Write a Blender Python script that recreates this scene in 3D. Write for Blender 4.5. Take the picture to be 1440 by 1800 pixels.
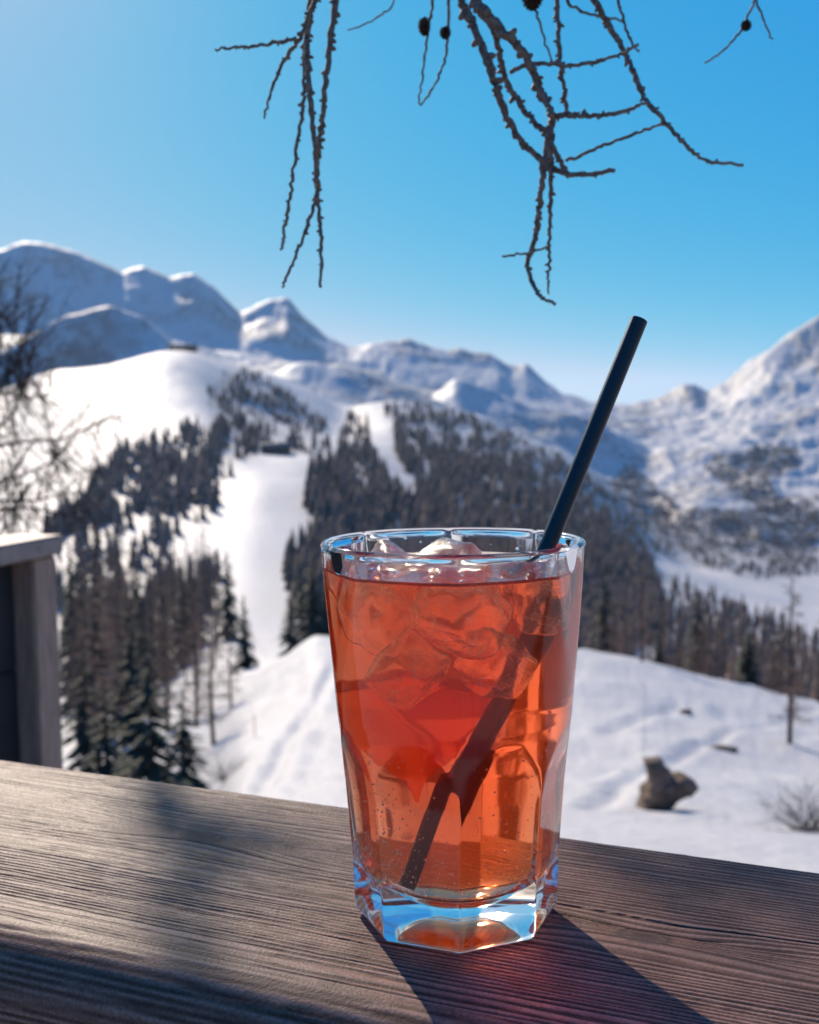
import bpy, bmesh, math, random
import numpy as np
from mathutils import Vector, Matrix

for _o in list(bpy.data.objects):
    bpy.data.objects.remove(_o)
S = bpy.context.scene
R = math.radians
rng = np.random.default_rng(7)
random.seed(7)

# ------------------------------------------------------------------ camera
CAMZ = 1.25
FPX, PITCH, ROLL = 2100.0, 4.8, -0.7          # focal length in photo pixels (1440 wide), degrees
cam_d = bpy.data.cameras.new('camera')
cam = bpy.data.objects.new('camera', cam_d)
S.collection.objects.link(cam)
CM = (Matrix.Rotation(R(90 - PITCH), 4, 'X') @ Matrix.Rotation(R(ROLL), 4, 'Z')).to_3x3()
cam.matrix_world = Matrix.Translation((0, 0, CAMZ)) @ CM.to_4x4()
cam_d.sensor_fit = 'HORIZONTAL'
cam_d.sensor_width = 36.0
cam_d.lens = 36.0 * FPX / 1440.0
cam_d.clip_start = 0.02
cam_d.clip_end = 60000
cam_d.dof.use_dof = True
cam_d.dof.focus_distance = 0.375
cam_d.dof.aperture_fstop = 25.0
cam_d.dof.aperture_blades = 0
S.camera = cam

# ------------------------------------------------------------------ sky and sun
SUN_AZ, SUN_EL = -21.0, 31.0                   # azimuth clockwise from +Y (the view direction)
W = bpy.data.worlds.new('World'); S.world = W; W.use_nodes = True
wn = W.node_tree; wn.nodes.clear()
sky = wn.nodes.new('ShaderNodeTexSky'); sky.sky_type = 'NISHITA'; sky.sun_disc = False
sky.sun_elevation = R(SUN_EL); sky.sun_rotation = R(SUN_AZ)
sky.altitude = 2000; sky.air_density = 0.5; sky.dust_density = 2.0; sky.ozone_density = 4.0
sep = wn.nodes.new('ShaderNodeSeparateColor'); com = wn.nodes.new('ShaderNodeCombineColor')
wn.links.new(sky.outputs[0], sep.inputs[0])
def _wm(op, x, y):
    n = wn.nodes.new('ShaderNodeMath'); n.operation = op
    for s_, v_ in ((n.inputs[0], x), (n.inputs[1], y)):
        if hasattr(v_, 'is_linked'): wn.links.new(v_, s_)
        else: s_.default_value = v_
    return n.outputs[0]
# one even colour grade of the whole sky: deep saturated mountain blue
_g = _wm('MULTIPLY', _wm('POWER', sep.outputs[1], 0.46), 2.45)
_b = _wm('MULTIPLY', _wm('POWER', sep.outputs[2], 0.08), 7.0)
_r = _wm('MINIMUM', _wm('ADD', _wm('MULTIPLY', _wm('POWER', sep.outputs[0], 2.6), 0.036), _wm('MULTIPLY', _b, 0.004)), _wm('MULTIPLY', _g, 0.72))
for _i, _s in enumerate((_r, _g, _b)): wn.links.new(_s, com.inputs[_i])
bg = wn.nodes.new('ShaderNodeBackground'); bg.inputs['Strength'].default_value = 0.082
wo = wn.nodes.new('ShaderNodeOutputWorld')
wn.links.new(com.outputs[0], bg.inputs['Color'])
wn.links.new(bg.outputs[0], wo.inputs['Surface'])

sun_d = bpy.data.lights.new('sun', 'SUN')
sun_d.energy = 5.0; sun_d.angle = R(0.53); sun_d.color = (1.0, 0.86, 0.70)
sun = bpy.data.objects.new('sun', sun_d); S.collection.objects.link(sun)
SUNV = Vector((math.sin(R(SUN_AZ)) * math.cos(R(SUN_EL)), math.cos(R(SUN_AZ)) * math.cos(R(SUN_EL)), math.sin(R(SUN_EL))))
sun.rotation_euler = SUNV.to_track_quat('Z', 'Y').to_euler()
sun.location = SUNV * 30

S.view_settings.view_transform = 'Standard'
S.view_settings.look = 'None'
S.view_settings.exposure = 0.18
S.view_settings.gamma = 1.0
S.view_settings.use_curve_mapping = False
S.render.engine = 'CYCLES'
S.cycles.max_bounces = 24
S.cycles.transmission_bounces = 20
S.cycles.glossy_bounces = 10
S.cycles.diffuse_bounces = 4
S.cycles.volume_bounces = 10
S.cycles.transparent_max_bounces = 16
S.cycles.caustics_refractive = True
S.cycles.caustics_reflective = False
S.cycles.blur_glossy = 0.35
S.cycles.sample_clamp_indirect = 0.0
S.cycles.use_denoising = True

# ------------------------------------------------------------------ helpers
def ray(px, py):
    """direction (world) through a point of the photograph given in its 1440x1800 pixels"""
    v = CM @ Vector(((px - 720) / FPX, -(py - 900) / FPX, -1.0))
    return v

def at(px, py, dist):
    """point at a given horizontal distance from the camera"""
    v = ray(px, py)
    return Vector((0, 0, CAMZ)) + v * (dist / math.hypot(v.x, v.y))

def onz(px, py, z):
    v = ray(px, py)
    return Vector((0, 0, CAMZ)) + v * ((z - CAMZ) / v.z)

def tag(o, label=None, cat=None, group=None, kind=None):
    if label: o['label'] = label
    if cat: o['category'] = cat
    if group: o['group'] = group
    if kind: o['kind'] = kind
    return o

def empty(name, loc=(0, 0, 0)):
    o = bpy.data.objects.new(name, None)
    o.empty_display_size = 0.05
    o.location = loc
    S.collection.objects.link(o)
    return o

def link(name, me, mat=None, parent=None, smooth=True):
    o = bpy.data.objects.new(name, me)
    S.collection.objects.link(o)
    if mat is not None and not me.materials:
        me.materials.append(mat)
    if smooth and len(me.polygons):
        me.polygons.foreach_set('use_smooth', np.ones(len(me.polygons), dtype=bool))
    if parent is not None:
        o.parent = parent
        o.matrix_parent_inverse = Matrix.Translation(-parent.location)
    return o

def mesh_np(name, V, Fq):
    """V (n,3) float, Fq (m,k) int with k = 3 or 4, or a list of such arrays"""
    me = bpy.data.meshes.new(name)
    if not isinstance(Fq, list): Fq = [Fq]
    Fq = [np.asarray(f, dtype=np.int32) for f in Fq if len(f)]
    V = np.asarray(V, dtype=np.float32)
    me.vertices.add(len(V)); me.vertices.foreach_set('co', V.ravel())
    nl = sum(f.size for f in Fq); npoly = sum(len(f) for f in Fq)
    me.loops.add(nl); me.loops.foreach_set('vertex_index', np.concatenate([f.ravel() for f in Fq]))
    me.polygons.add(npoly)
    ls = []; s = 0
    for f in Fq:
        ls.append(s + np.arange(len(f)) * f.shape[1]); s += f.size
    me.polygons.foreach_set('loop_start', np.concatenate(ls).astype(np.int32))
    me.update(calc_edges=True)
    return me

def attr(me, name, data, domain='POINT'):
    a = me.attributes.new(name, 'FLOAT', domain)
    a.data.foreach_set('value', np.asarray(data, dtype=np.float32))

def _hash(ix, iy, seed):
    n = (ix.astype(np.int64) * 374761393 + iy.astype(np.int64) * 668265263 + seed * 1274126177) & 0xFFFFFFFF
    n = ((n ^ (n >> 13)) * 1274126177) & 0xFFFFFFFF
    n = n ^ (n >> 16)
    return (n & 0xFFFFFF).astype(np.float64) / 0xFFFFFF

def vnoise(x, y, seed=0):
    x = np.asarray(x, float); y = np.asarray(y, float)
    ix = np.floor(x); iy = np.floor(y); fx = x - ix; fy = y - iy
    ux = fx * fx * fx * (fx * (fx * 6 - 15) + 10); uy = fy * fy * fy * (fy * (fy * 6 - 15) + 10)
    ix = ix.astype(np.int64); iy = iy.astype(np.int64)
    a = _hash(ix, iy, seed); b = _hash(ix + 1, iy, seed); c = _hash(ix, iy + 1, seed); d = _hash(ix + 1, iy + 1, seed)
    return ((a * (1 - ux) + b * ux) * (1 - uy) + (c * (1 - ux) + d * ux) * uy) * 2 - 1

def fbm(x, y, octv=5, seed=0, gain=0.5, ridged=False):
    s = 0; a = 1.0; t = 0
    for k in range(octv):
        n = vnoise(x, y, seed + k * 17)
        if ridged: n = 1 - 2 * np.abs(n)
        s = s + a * n; t += a; a *= gain
        x = x * 2.03 + 13.1; y = y * 2.03 + 7.7
    return s / t

class MB:
    """collects tubes, boxes and faces for one mesh"""
    def __init__(self):
        self.V = []; self.Q = []; self.T = []; self.n = 0
    def add(self, V, Q=None, T=None):
        V = np.asarray(V, float)
        if Q is not None and len(Q): self.Q.append(np.asarray(Q) + self.n)
        if T is not None and len(T): self.T.append(np.asarray(T) + self.n)
        self.V.append(V); self.n += len(V)
    def tube(self, pts, rad, k=6, cap=True):
        pts = np.asarray(pts, float); m = len(pts)
        rad = np.broadcast_to(np.asarray(rad, float), (m,))
        tan = np.gradient(pts, axis=0); tan /= np.linalg.norm(tan, axis=1)[:, None] + 1e-12
        ref = np.array([0.0, 0.0, 1.0])
        if np.abs(tan @ ref).mean() > 0.8: ref = np.array([1.0, 0.0, 0.0])
        u = np.cross(tan, ref); u /= np.linalg.norm(u, axis=1)[:, None] + 1e-12
        w = np.cross(tan, u)
        a = np.arange(k) * 2 * np.pi / k
        V = pts[:, None, :] + rad[:, None, None] * (np.cos(a)[None, :, None] * u[:, None, :] + np.sin(a)[None, :, None] * w[:, None, :])
        V = V.reshape(-1, 3)
        i = np.arange(m - 1)[:, None] * k; j = np.arange(k)[None, :]; j2 = (j + 1) % k
        Q = np.stack([i + j, i + j2, i + k + j2, i + k + j], -1).reshape(-1, 4)
        T = None
        if cap:
            V = np.vstack([V, pts[:1], pts[-1:]])
            jj = np.arange(k)
            T = np.vstack([np.stack([np.full(k, m * k), (jj + 1) % k, jj], -1),
                           np.stack([np.full(k, m * k + 1), (m - 1) * k + jj, (m - 1) * k + (jj + 1) % k], -1)])
        self.add(V, Q, T)
    def box(self, c, ax, ay, az):
        """centre and three half-axis vectors"""
        c, ax, ay, az = [np.asarray(v, float) for v in (c, ax, ay, az)]
        V = [c + sx * ax + sy * ay + sz * az for sx in (-1, 1) for sy in (-1, 1) for sz in (-1, 1)]
        Q = [(0, 1, 3, 2), (4, 6, 7, 5), (0, 4, 5, 1), (2, 3, 7, 6), (0, 2, 6, 4), (1, 5, 7, 3)]
        self.add(V, Q)
    def mesh(self, name):
        return mesh_np(name, np.vstack(self.V), [np.vstack(x) for x in (self.Q, self.T) if x])
    def build(self, name, mat, parent=None, smooth=True):
        return link(name, self.mesh(name), mat, parent, smooth)

# ------------------------------------------------------------------ material helpers
class Mat:
    def __init__(self, name):
        self.m = bpy.data.materials.new(name); self.m.use_nodes = True
        self.t = self.m.node_tree; self.t.nodes.clear()
        self.out = self.n('ShaderNodeOutputMaterial')
    def n(self, typ, **kw):
        x = self.t.nodes.new(typ)
        for k, v in kw.items():
            if k.startswith('_'): setattr(x, k[1:], v)
            else:
                x.inputs[k.replace('__', ' ')].default_value = v
        return x
    def l(self, a, b): self.t.links.new(a, b)
    def surf(self, s): self.l(s, self.out.inputs['Surface'])
    def vol(self, s): self.l(s, self.out.inputs['Volume'])
    def attr(self, name):
        a = self.n('ShaderNodeAttribute'); a.attribute_name = name; return a.outputs['Fac']
    def coord(self, which='Object'):
        return self.n('ShaderNodeTexCoord').outputs[which]
    def noise(self, vec, scale, detail=4, rough=0.55, scl=None):
        if scl is not None:
            mp = self.n('ShaderNodeMapping'); mp.inputs['Scale'].default_value = scl
            self.l(vec, mp.inputs['Vector']); vec = mp.outputs[0]
        x = self.n('ShaderNodeTexNoise'); x.inputs['Scale'].default_value = scale
        x.inputs['Detail'].default_value = detail; x.inputs['Roughness'].default_value = rough
        self.l(vec, x.inputs['Vector']); return x.outputs['Fac']
    def ramp(self, fac, stops):
        r = self.n('ShaderNodeValToRGB'); e = r.color_ramp.elements
        while len(e) < len(stops): e.new(0.5)
        for i, (p, c) in enumerate(stops):
            e[i].position = p; e[i].color = (c[0], c[1], c[2], 1) if hasattr(c, '__len__') else (c, c, c, 1)
        self.l(fac, r.inputs['Fac']); return r.outputs['Color']
    def mix(self, fac, a, b, blend='MIX'):
        x = self.n('ShaderNodeMix'); x.data_type = 'RGBA'; x.blend_type = blend
        for sock, v in ((x.inputs[0], fac), (x.inputs[6], a), (x.inputs[7], b)):
            if hasattr(v, 'is_linked'): self.l(v, sock)
            elif hasattr(v, '__len__'): sock.default_value = (v[0], v[1], v[2], 1)
            else: sock.default_value = v
        return x.outputs[2]
    def math(self, op, a, b=None, clamp=False):
        x = self.n('ShaderNodeMath'); x.operation = op; x.use_clamp = clamp
        for s, v in ((x.inputs[0], a), (x.inputs[1], b)):
            if v is None: continue
            if hasattr(v, 'is_linked'): self.l(v, s)
            else: s.default_value = v
        return x.outputs[0]
    def principled(self, color=None, rough=0.5, **kw):
        p = self.n('ShaderNodeBsdfPrincipled')
        for k, v in [('Base Color', color), ('Roughness', rough)] + [(k.replace('__', ' '), v) for k, v in kw.items()]:
            if v is None: continue
            s = p.inputs[k]
            if hasattr(v, 'is_linked'): self.l(v, s)
            elif hasattr(v, '__len__'): s.default_value = tuple(v) + ((1,) if len(v) == 3 and s.type == 'RGBA' else ())
            else: s.default_value = v
        return p
    def bump(self, h, strength=0.3, dist=0.01):
        b = self.n('ShaderNodeBump'); b.inputs['Strength'].default_value = strength; b.inputs['Distance'].default_value = dist
        self.l(h, b.inputs['Height']); return b.outputs['Normal']

# ================================================================== the rail board (plank) the glass stands on
RIM = at(796, 948, 0.394)                       # centre of the glass rim
GH = 0.127                                      # glass height
BASE = Vector((RIM.x, RIM.y, RIM.z - GH))       # centre of the glass base
ZT = BASE.z - 0.0006                            # top of the board
_a, _b = onz(0, 1332, ZT), onz(1440, 1530, ZT)
GD = (_b - _a).normalized()                     # along the grain, left to right
GN = Vector((-GD.y, GD.x, 0))                   # across the grain, away from the camera
_c = onz(0, 1640, ZT)
FAR = _a.dot(GN); NEAR = _c.dot(GN)             # edges of the board across the grain

m = Mat('weathered_larch_wood')
g = m.attr('grain'); kn = m.attr('knot'); cr = m.attr('crack')
oc = m.coord()
big = m.noise(oc, 9, 4, 0.6)
mid = m.noise(oc, 60, 4, 0.6)
fine = m.noise(oc, 900, 3, 0.6)
col = m.ramp(g, [(0.0, (0.045, 0.021, 0.014)), (0.3, (0.13, 0.066, 0.046)), (0.65, (0.29, 0.168, 0.124)), (1.0, (0.44, 0.278, 0.212))])
col = m.mix(m.math('MULTIPLY', big, 0.45), col, (0.25, 0.142, 0.103))
tone = m.ramp(mid, [(0.3, 0.72), (0.7, 1.12)])
col = m.mix(1.0, col, tone, 'MULTIPLY')
speck = m.ramp(fine, [(0.32, 0.6), (0.6, 1.1)])
col = m.mix(0.8, col, speck, 'MULTIPLY')
col = m.mix(kn, col, (0.075, 0.048, 0.038))
col = m.mix(cr, col, (0.012, 0.008, 0.007))
p = m.principled(col, m.ramp(fine, [(0.2, 0.40), (0.8, 0.55)]), Specular__IOR__Level=0.07)
m.l(m.bump(fine, 0.35, 0.0004), p.inputs['Normal'])
m.surf(p.outputs[0]); M_PLANK = m.m

def make_plank():
    # section: top flat between NEAR and FAR, rounded near edge, front face, far edge
    r = 0.020; th = 0.055
    sec = []
    for t in np.linspace(0, th - r, 60): sec.append((-0.009, -th + t))          # front face going up
    for a in np.linspace(0, np.pi / 2, 26)[1:]: sec.append((-0.009 + r - r * np.cos(a), -r + r * np.sin(a)))
    for s in np.linspace(0.011, FAR - NEAR - 0.004, 430)[1:]: sec.append((s, 0.0))
    for a in np.linspace(0, np.pi / 2, 10)[1:]: sec.append((FAR - NEAR - 0.004 + 0.004 * np.sin(a), -0.004 + 0.004 * np.cos(a)))
    for t in np.linspace(0.004, th, 8)[1:]: sec.append((FAR - NEAR, -t))
    sec = np.array(sec)
    arc = np.concatenate([[0], np.cumsum(np.linalg.norm(np.diff(sec, axis=0), axis=1))])
    dsec = np.gradient(sec, axis=0); nrm = np.stack([-dsec[:, 1], dsec[:, 0]], 1)
    nrm /= np.linalg.norm(nrm, axis=1)[:, None]
    along = np.concatenate([np.linspace(-0.9, -0.36, 40)[:-1], np.linspace(-0.36, 0.24, 420), np.linspace(0.24, 1.3, 60)[1:]])
    X, Sx = np.meshgrid(along, arc, indexing='ij')
    # grain: nearly straight growth lines flowing round knots
    def pos(px, py):
        q = onz(px, py, ZT); return q.dot(GD), q.dot(GN) - NEAR - 0.011 + arc[84]
    knots = [(pos(352, 1470), 0.0052, 0.013), (pos(1132, 1646), 0.0046, 0.012), (pos(600, 1490), 0.0025, 0.008)]
    warp = 0.0045 * fbm(X * 3.2, Sx * 9, 3, 3) + 0.0007 * fbm(X * 16, Sx * 40, 3, 5)
    kmask = np.zeros_like(X); v = Sx + warp
    for (kx, ky), kr, kw in knots:
        dx = (X - kx) / (kw * 3.2); dy = (Sx - ky) / kw
        d2 = dx * dx + dy * dy
        v = v + np.sign(dy) * kw * 0.62 * np.exp(-d2 * 0.75) * np.minimum(1, np.abs(dy) * 3)
        rr = np.sqrt(((X - kx) / 1.75) ** 2 + (Sx - ky) ** 2) / kr
        kmask = np.maximum(kmask, np.clip(1.25 - rr, 0, 1))
        ringed = 0.5 + 0.5 * np.cos(rr * 9)
        kmask = np.maximum(kmask, np.exp(-((rr - 1.0) / 0.16) ** 2) * 1.0)
    # ring spacing varies across the board
    f = 470 + 120 * vnoise(v * 28, np.zeros_like(v), 11)
    ph = np.cumsum(np.ones(1))[0] * (v * 380 + 1.0 * vnoise(v * 60, np.zeros_like(v) + 3, 12) + 0.25 * vnoise(X * 24, v * 400, 15))
    fr = ph - np.floor(ph)
    ridge = np.where(fr < 0.72, np.sin(np.pi * np.clip(fr / 0.72, 0, 1)) ** 0.6, 0.0)      # hard latewood stands proud
    amp = (0.22 + 0.78 * (0.5 + 0.5 * vnoise(v * 130, X * 1.2, 21))) * (0.45 + 0.55 * np.clip(0.6 + 0.9 * fbm(X * 4, v * 38, 3, 23), 0, 1.2))
    weather = 0.5 + 0.5 * fbm(X * 6, Sx * 14, 3, 31)
    hgt = (ridge - 0.8) * 0.00060 * amp * (0.6 + 0.8 * weather)
    hgt = hgt + 0.00010 * fbm(X * 160, v * 1500, 2, 41)
    # long drying cracks following the grain
    crack = np.zeros_like(X)
    for (cpx, cpy, x0, x1, wd) in ((265, 1470, -0.40, -0.02, 0.00055), (640, 1530, -0.14, 0.10, 0.0005), (1180, 1640, 0.02, 0.24, 0.0005), (1300, 1668, 0.08, 0.9, 0.0007), (120, 1560, -0.6, -0.12, 0.0004), (1050, 1600, 0.03, 0.3, 0.0004)):
        cx, cy = pos(cpx, cpy)
        i = np.argmin(np.abs(along - cx)); j = np.argmin(np.abs(arc - cy)); v0 = v[i, j]
        wdx = wd * np.clip(np.minimum(X - x0, x1 - X) / 0.06, 0, 1) * (0.55 + 0.5 * vnoise(X * 40, X * 0 + cpx, 51))
        e = np.abs(v - v0 - 0.0007 * fbm(X * 22, X * 0 + cpx * 0.1, 3, 55)) / np.maximum(wdx, 1e-6)
        crack = np.maximum(crack, np.clip(1.35 - e, 0, 1) * (wdx > 1e-5))
    hgt = hgt - crack * 0.0016 + kmask * 0.0001
    fade = np.ones_like(Sx)
    P = np.zeros(X.shape + (3,))
    off = sec[None, :, :] + nrm[None, :, :] * hgt[:, :, None]
    gd = np.array(GD); gn = np.array(GN)
    P = X[..., None] * gd + (NEAR + off[..., 0])[..., None] * gn
    P[..., 2] += ZT + off[..., 1] + 0.0
    n1, n2 = X.shape
    i = np.arange(n1 - 1)[:, None] * n2; j = np.arange(n2 - 1)[None, :]
    Q = np.stack([i + j, i + n2 + j, i + n2 + j + 1, i + j + 1], -1).reshape(-1, 4)
    me = mesh_np('rail_board', P.reshape(-1, 3), Q)
    tonegrain = np.clip(ridge * (0.6 + 0.4 * amp) * (0.75 + 0.25 * weather) + 0.12 * vnoise(X * 9, v * 700, 61), 0, 1)
    attr(me, 'grain', tonegrain.ravel()); attr(me, 'knot', np.clip(kmask, 0, 1).ravel() * 0.95); attr(me, 'crack', np.clip(crack, 0, 1).ravel())
    return me
rail = empty('wooden_railing', (float(BASE.x), float(BASE.y), ZT - 1.0))
tag(rail, 'weathered brown wooden railing board the orange drink stands on', 'railing')
link('rail_board', make_plank(), M_PLANK, rail)

# ================================================================== the glass
NS = 8
def outer_r(th, z):
    """radius of the outer surface: round cone above, eight flat cuts with arched tops below"""
    cone = np.interp(z, [0, 0.004, 0.050, 0.0640, 0.0700, GH], [0.0355, 0.0362, 0.0374, 0.0384, 0.0392, 0.0440])
    flat = np.interp(z, [0, 0.004, 0.020, 0.046, 0.056, 0.0655, 0.0705], [0.0312, 0.0318, 0.0323, 0.0341, 0.0357, 0.0383, 0.0405])
    k = np.pi / NS
    t = (th + np.pi / 2) % (2 * k) - k          # corner of the octagon faces the camera
    pl = flat / np.cos(t)
    # soft minimum so the edges are fire-polished
    e = 0.00045
    h = np.clip(0.5 + 0.5 * (pl - cone) / e, 0, 1)
    return pl * (1 - h) + cone * h - e * h * (1 - h)

ZI = 0.0070                                     # inner floor of the solid base
def inner_profile():
    pts = []
    # from the axis outwards along the inner floor, rounded corner, then up the wall
    for s in np.linspace(0, 0.0200, 14): pts.append((s, ZI + 0.0062 * (s / 0.0200) ** 2))
    for a in np.linspace(0.20, np.pi / 2, 14)[1:]:
        pts.append((0.0200 + 0.0088 * (np.sin(a) - np.sin(.2)) / (1 - np.sin(.2)), ZI + 0.0062 + 0.0140 * (np.cos(.2) - np.cos(a)) / np.cos(.2)))
    for z in np.linspace(ZI + 0.0202, GH - 0.0025, 60)[1:]:
        pts.append((np.interp(z, [ZI + 0.0202, 0.068, GH], [0.0288, 0.0358, 0.0414]), z))
    return np.array(pts)
IP = inner_profile()
ZL = GH - 0.0088                                # liquid level

m = Mat('clear_glass')
gl = m.n('ShaderNodeBsdfGlass'); gl.inputs['IOR'].default_value = 1.47; gl.inputs['Roughness'].default_value = 0.064
gl.inputs['Color'].default_value = (0.995, 1.0, 0.998, 1)
nz = m.noise(m.coord(), 55, 2, 0.5)
m.l(m.bump(nz, 0.06, 0.002), gl.inputs['Normal'])
m.surf(gl.outputs[0]); M_GLASS = m.m

def revolve(prof, nth=192):
    th = np.arange(nth) * 2 * np.pi / nth
    r = prof[:, 0][:, None]; z = prof[:, 1][:, None]
    V = np.stack([r * np.cos(th), r * np.sin(th), z + 0 * th], -1)
    n1 = len(prof)
    i = np.arange(n1 - 1)[:, None] * nth; j = np.arange(nth)[None, :]; j2 = (j + 1) % nth
    Q = np.stack([i + j, i + j2, i + nth + j2, i + nth + j], -1).reshape(-1, 4)
    return V.reshape(-1, 3), Q

def make_glass():
    nth = 384
    th = np.arange(nth) * 2 * np.pi / nth
    zs = np.concatenate([np.linspace(0.0, 0.006, 8), np.linspace(0.006, 0.058, 40)[1:], np.linspace(0.058, 0.078, 50)[1:], np.linspace(0.078, GH - 0.0018, 24)[1:]])
    rows = []
    # underside: shallow punt, then the foot ring
    b0 = outer_r(th, np.array([0.0]))
    for s, zz in [(q_, 0.0042 * (1 - (q_ / 0.9) ** 2)) for q_ in (0.02, 0.15, 0.3, 0.45, 0.6, 0.72, 0.82, 0.885)] + [(0.915, 0.0), (0.955, 0.0)]:
        rr = b0 * s
        rows.append(np.stack([rr * np.cos(th), rr * np.sin(th), np.full(nth, zz)], -1))
    for z in zs:
        r = outer_r(th, np.full(nth, z))
        if z < 0.0025: r = r - 0.0012 * (1 - z / 0.0025) ** 2
        rows.append(np.stack([r * np.cos(th), r * np.sin(th), np.full(nth, z)], -1))
    # rounded rim
    ro = float(np.interp(GH - 0.0018, [0.0695, GH], [0.0391, 0.0440])); ri = float(np.interp(GH - 0.0025, [0.068, GH], [0.0358, 0.0414]))
    c = 0.5 * (ro + ri); hw = 0.5 * (ro - ri)
    for a in np.linspace(0, np.pi, 12)[1:-1]:
        rr = c + hw * np.cos(a); zz = GH - 0.0018 + 0.0018 * np.sin(a) - 0.0007 * max(0, -np.cos(a)) ** 2
        rows.append(np.stack([rr * np.cos(th), rr * np.sin(th), np.full(nth, zz)], -1))
    # inner wall down to the liquid only; below it the drink's own surface is the wall
    for r, z in IP[::-1]:
        if z < ZL: break
        rows.append(np.stack([r * np.cos(th), r * np.sin(th), np.full(nth, z)], -1))
    rl = float(np.interp(ZL, IP[:, 1], IP[:, 0]))
    rows.append(np.stack([rl * np.cos(th), rl * np.sin(th), np.full(nth, ZL)], -1))
    V = np.concatenate(rows); n1 = len(rows)
    i = np.arange(n1 - 1)[:, None] * nth; j = np.arange(nth)[None, :]; j2 = (j + 1) % nth
    Q = np.stack([i + j, i + j2, i + nth + j2, i + nth + j], -1).reshape(-1, 4)
    V = np.vstack([V, [[0, 0, 0.0042]]]); jj = np.arange(nth)
    T = np.stack([np.full(nth, len(V) - 1), (jj + 1) % nth, jj], -1)
    return mesh_np('tumbler', V, [Q, T])
glass = link('glass_tumbler', make_glass(), M_GLASS)
glass.location = BASE
tag(glass, 'clear faceted glass tumbler with thick octagonal base on the wooden railing', 'glass')

# ---- the drink: one closed body, wall against glass (relative index), surface against air
m = Mat('orange_aperitif')
gb = m.n('ShaderNodeBsdfGlass'); gb.inputs['Roughness'].default_value = 0.064
gb.inputs['Color'].default_value = (1.0, 0.95, 0.88, 1)
m.l(m.attr('index_of_refraction'), gb.inputs['IOR'])
ab = m.n('ShaderNodeVolumeAbsorption'); ab.inputs['Color'].default_value = (0.999, 0.37, 0.01, 1); ab.inputs['Density'].default_value = 47.0
sv = m.n('ShaderNodeVolumeScatter'); sv.inputs['Color'].default_value = (1.0, 0.50, 0.12, 1); sv.inputs['Density'].default_value = 8.0; sv.inputs['Anisotropy'].default_value = 0.8
ad = m.n('ShaderNodeAddShader'); m.l(ab.outputs[0], ad.inputs[0]); m.l(sv.outputs[0], ad.inputs[1])
m.surf(gb.outputs[0]); m.vol(ad.outputs[0]); M_DRINK = m.m

def make_drink():
    rl = float(np.interp(ZL, IP[:, 1], IP[:, 0]))
    wall = np.array([q for q in IP if q[1] < ZL and q[0] > 0.0005] + [(rl, ZL)])
    nw = len(wall)
    top = np.array([(rl - 0.0004, ZL - 0.0006), (rl - 0.0010, ZL - 0.0010), (rl - 0.002, ZL - 0.0013)] + [(s, ZL - 0.0014) for s in np.linspace(rl - 0.004, 0.002, 26)])
    V, Q = revolve(np.vstack([wall, top]), 192)
    n = 192
    # gentle ripples where the ice breaks the surface
    zt = np.arange(len(V)) // n >= nw + 2
    rr = np.hypot(V[:, 0], V[:, 1])
    V[zt, 2] += (0.0005 * fbm(V[zt, 0] * 90, V[zt, 1] * 90, 3, 5)) * np.clip((rl - 0.001 - rr[zt]) / 0.006, 0, 1)
    last = (len(wall) + len(top) - 1) * n
    V = np.vstack([V, [[0, 0, IP[0, 1]], [0, 0, V[last:last + n, 2].mean()]]]); j = np.arange(n)
    T = np.vstack([np.stack([np.full(n, len(V) - 2), (j + 1) % n, j], -1), np.stack([np.full(n, len(V) - 1), last + j, last + (j + 1) % n], -1)])
    me = mesh_np('drink', V, [Q, T])
    nq = len(Q); ior = np.full(nq + len(T), 1.365 / 1.47)
    ior[(nw - 1) * n:nq] = 1.365; ior[nq + n:] = 1.365
    attr(me, 'index_of_refraction', ior, 'FACE')
    return me
drink = link('orange_drink', make_drink(), M_DRINK)
drink.location = BASE
tag(drink, 'bright orange iced aperitif filling the glass tumbler', 'drink')

# ---- straw: leans on the far right of the rim, foot at the near left of the inner floor
def make_straw():
    top = at(1124, 562, 0.430)
    foot = BASE + Vector((-0.0150, -0.0125, ZI + 0.0080))
    mb = MB()
    ax = (top - foot)
    n = 24; r = 0.0030; ri = 0.0026
    pts = [foot + ax * t for t in np.linspace(0, 1, n)]
    mb.tube(pts, r, 28, cap=False)
    mb.tube(pts[::-1], ri, 28, cap=False)
    # annular ends
    k = 28
    Vs = np.vstack(mb.V)
    o0 = Vs[:k]; o1 = Vs[(n - 1) * k:n * k]; i1 = Vs[n * k:n * k + k]; i0 = Vs[n * k + (n - 1) * k:n * k + n * k]
    def ring(a, b):
        # match the inner ring to the outer by nearest angle
        idx = [int(np.argmin(np.linalg.norm(b - q, axis=1))) for q in a]
        V = np.vstack([a, b[idx]]); j = np.arange(k)
        mb.add(V, np.stack([j, (j + 1) % k, k + (j + 1) % k, k + j], -1))
    ring(o0, i0); ring(o1, i1)
    return mb, foot, top
m = Mat('black_plastic')
p = m.principled((0.012, 0.013, 0.015), 0.38, Specular__IOR__Level=0.45)
sn = m.noise(m.coord(), 220, 3)
m.l(m.bump(sn, 0.08, 0.0006), p.inputs['Normal']); m.surf(p.outputs[0]); M_STRAW = m.m
mb, sfoot, stop_ = make_straw()
straw = mb.build('drinking_straw', M_STRAW)
tag(straw, 'black plastic drinking straw leaning on the rim of the glass', 'straw')
print('straw at rim', [round(v, 4) for v in (sfoot + (stop_ - sfoot) * ((RIM.z - sfoot.z) / (stop_.z - sfoot.z)) - RIM)])

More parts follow.
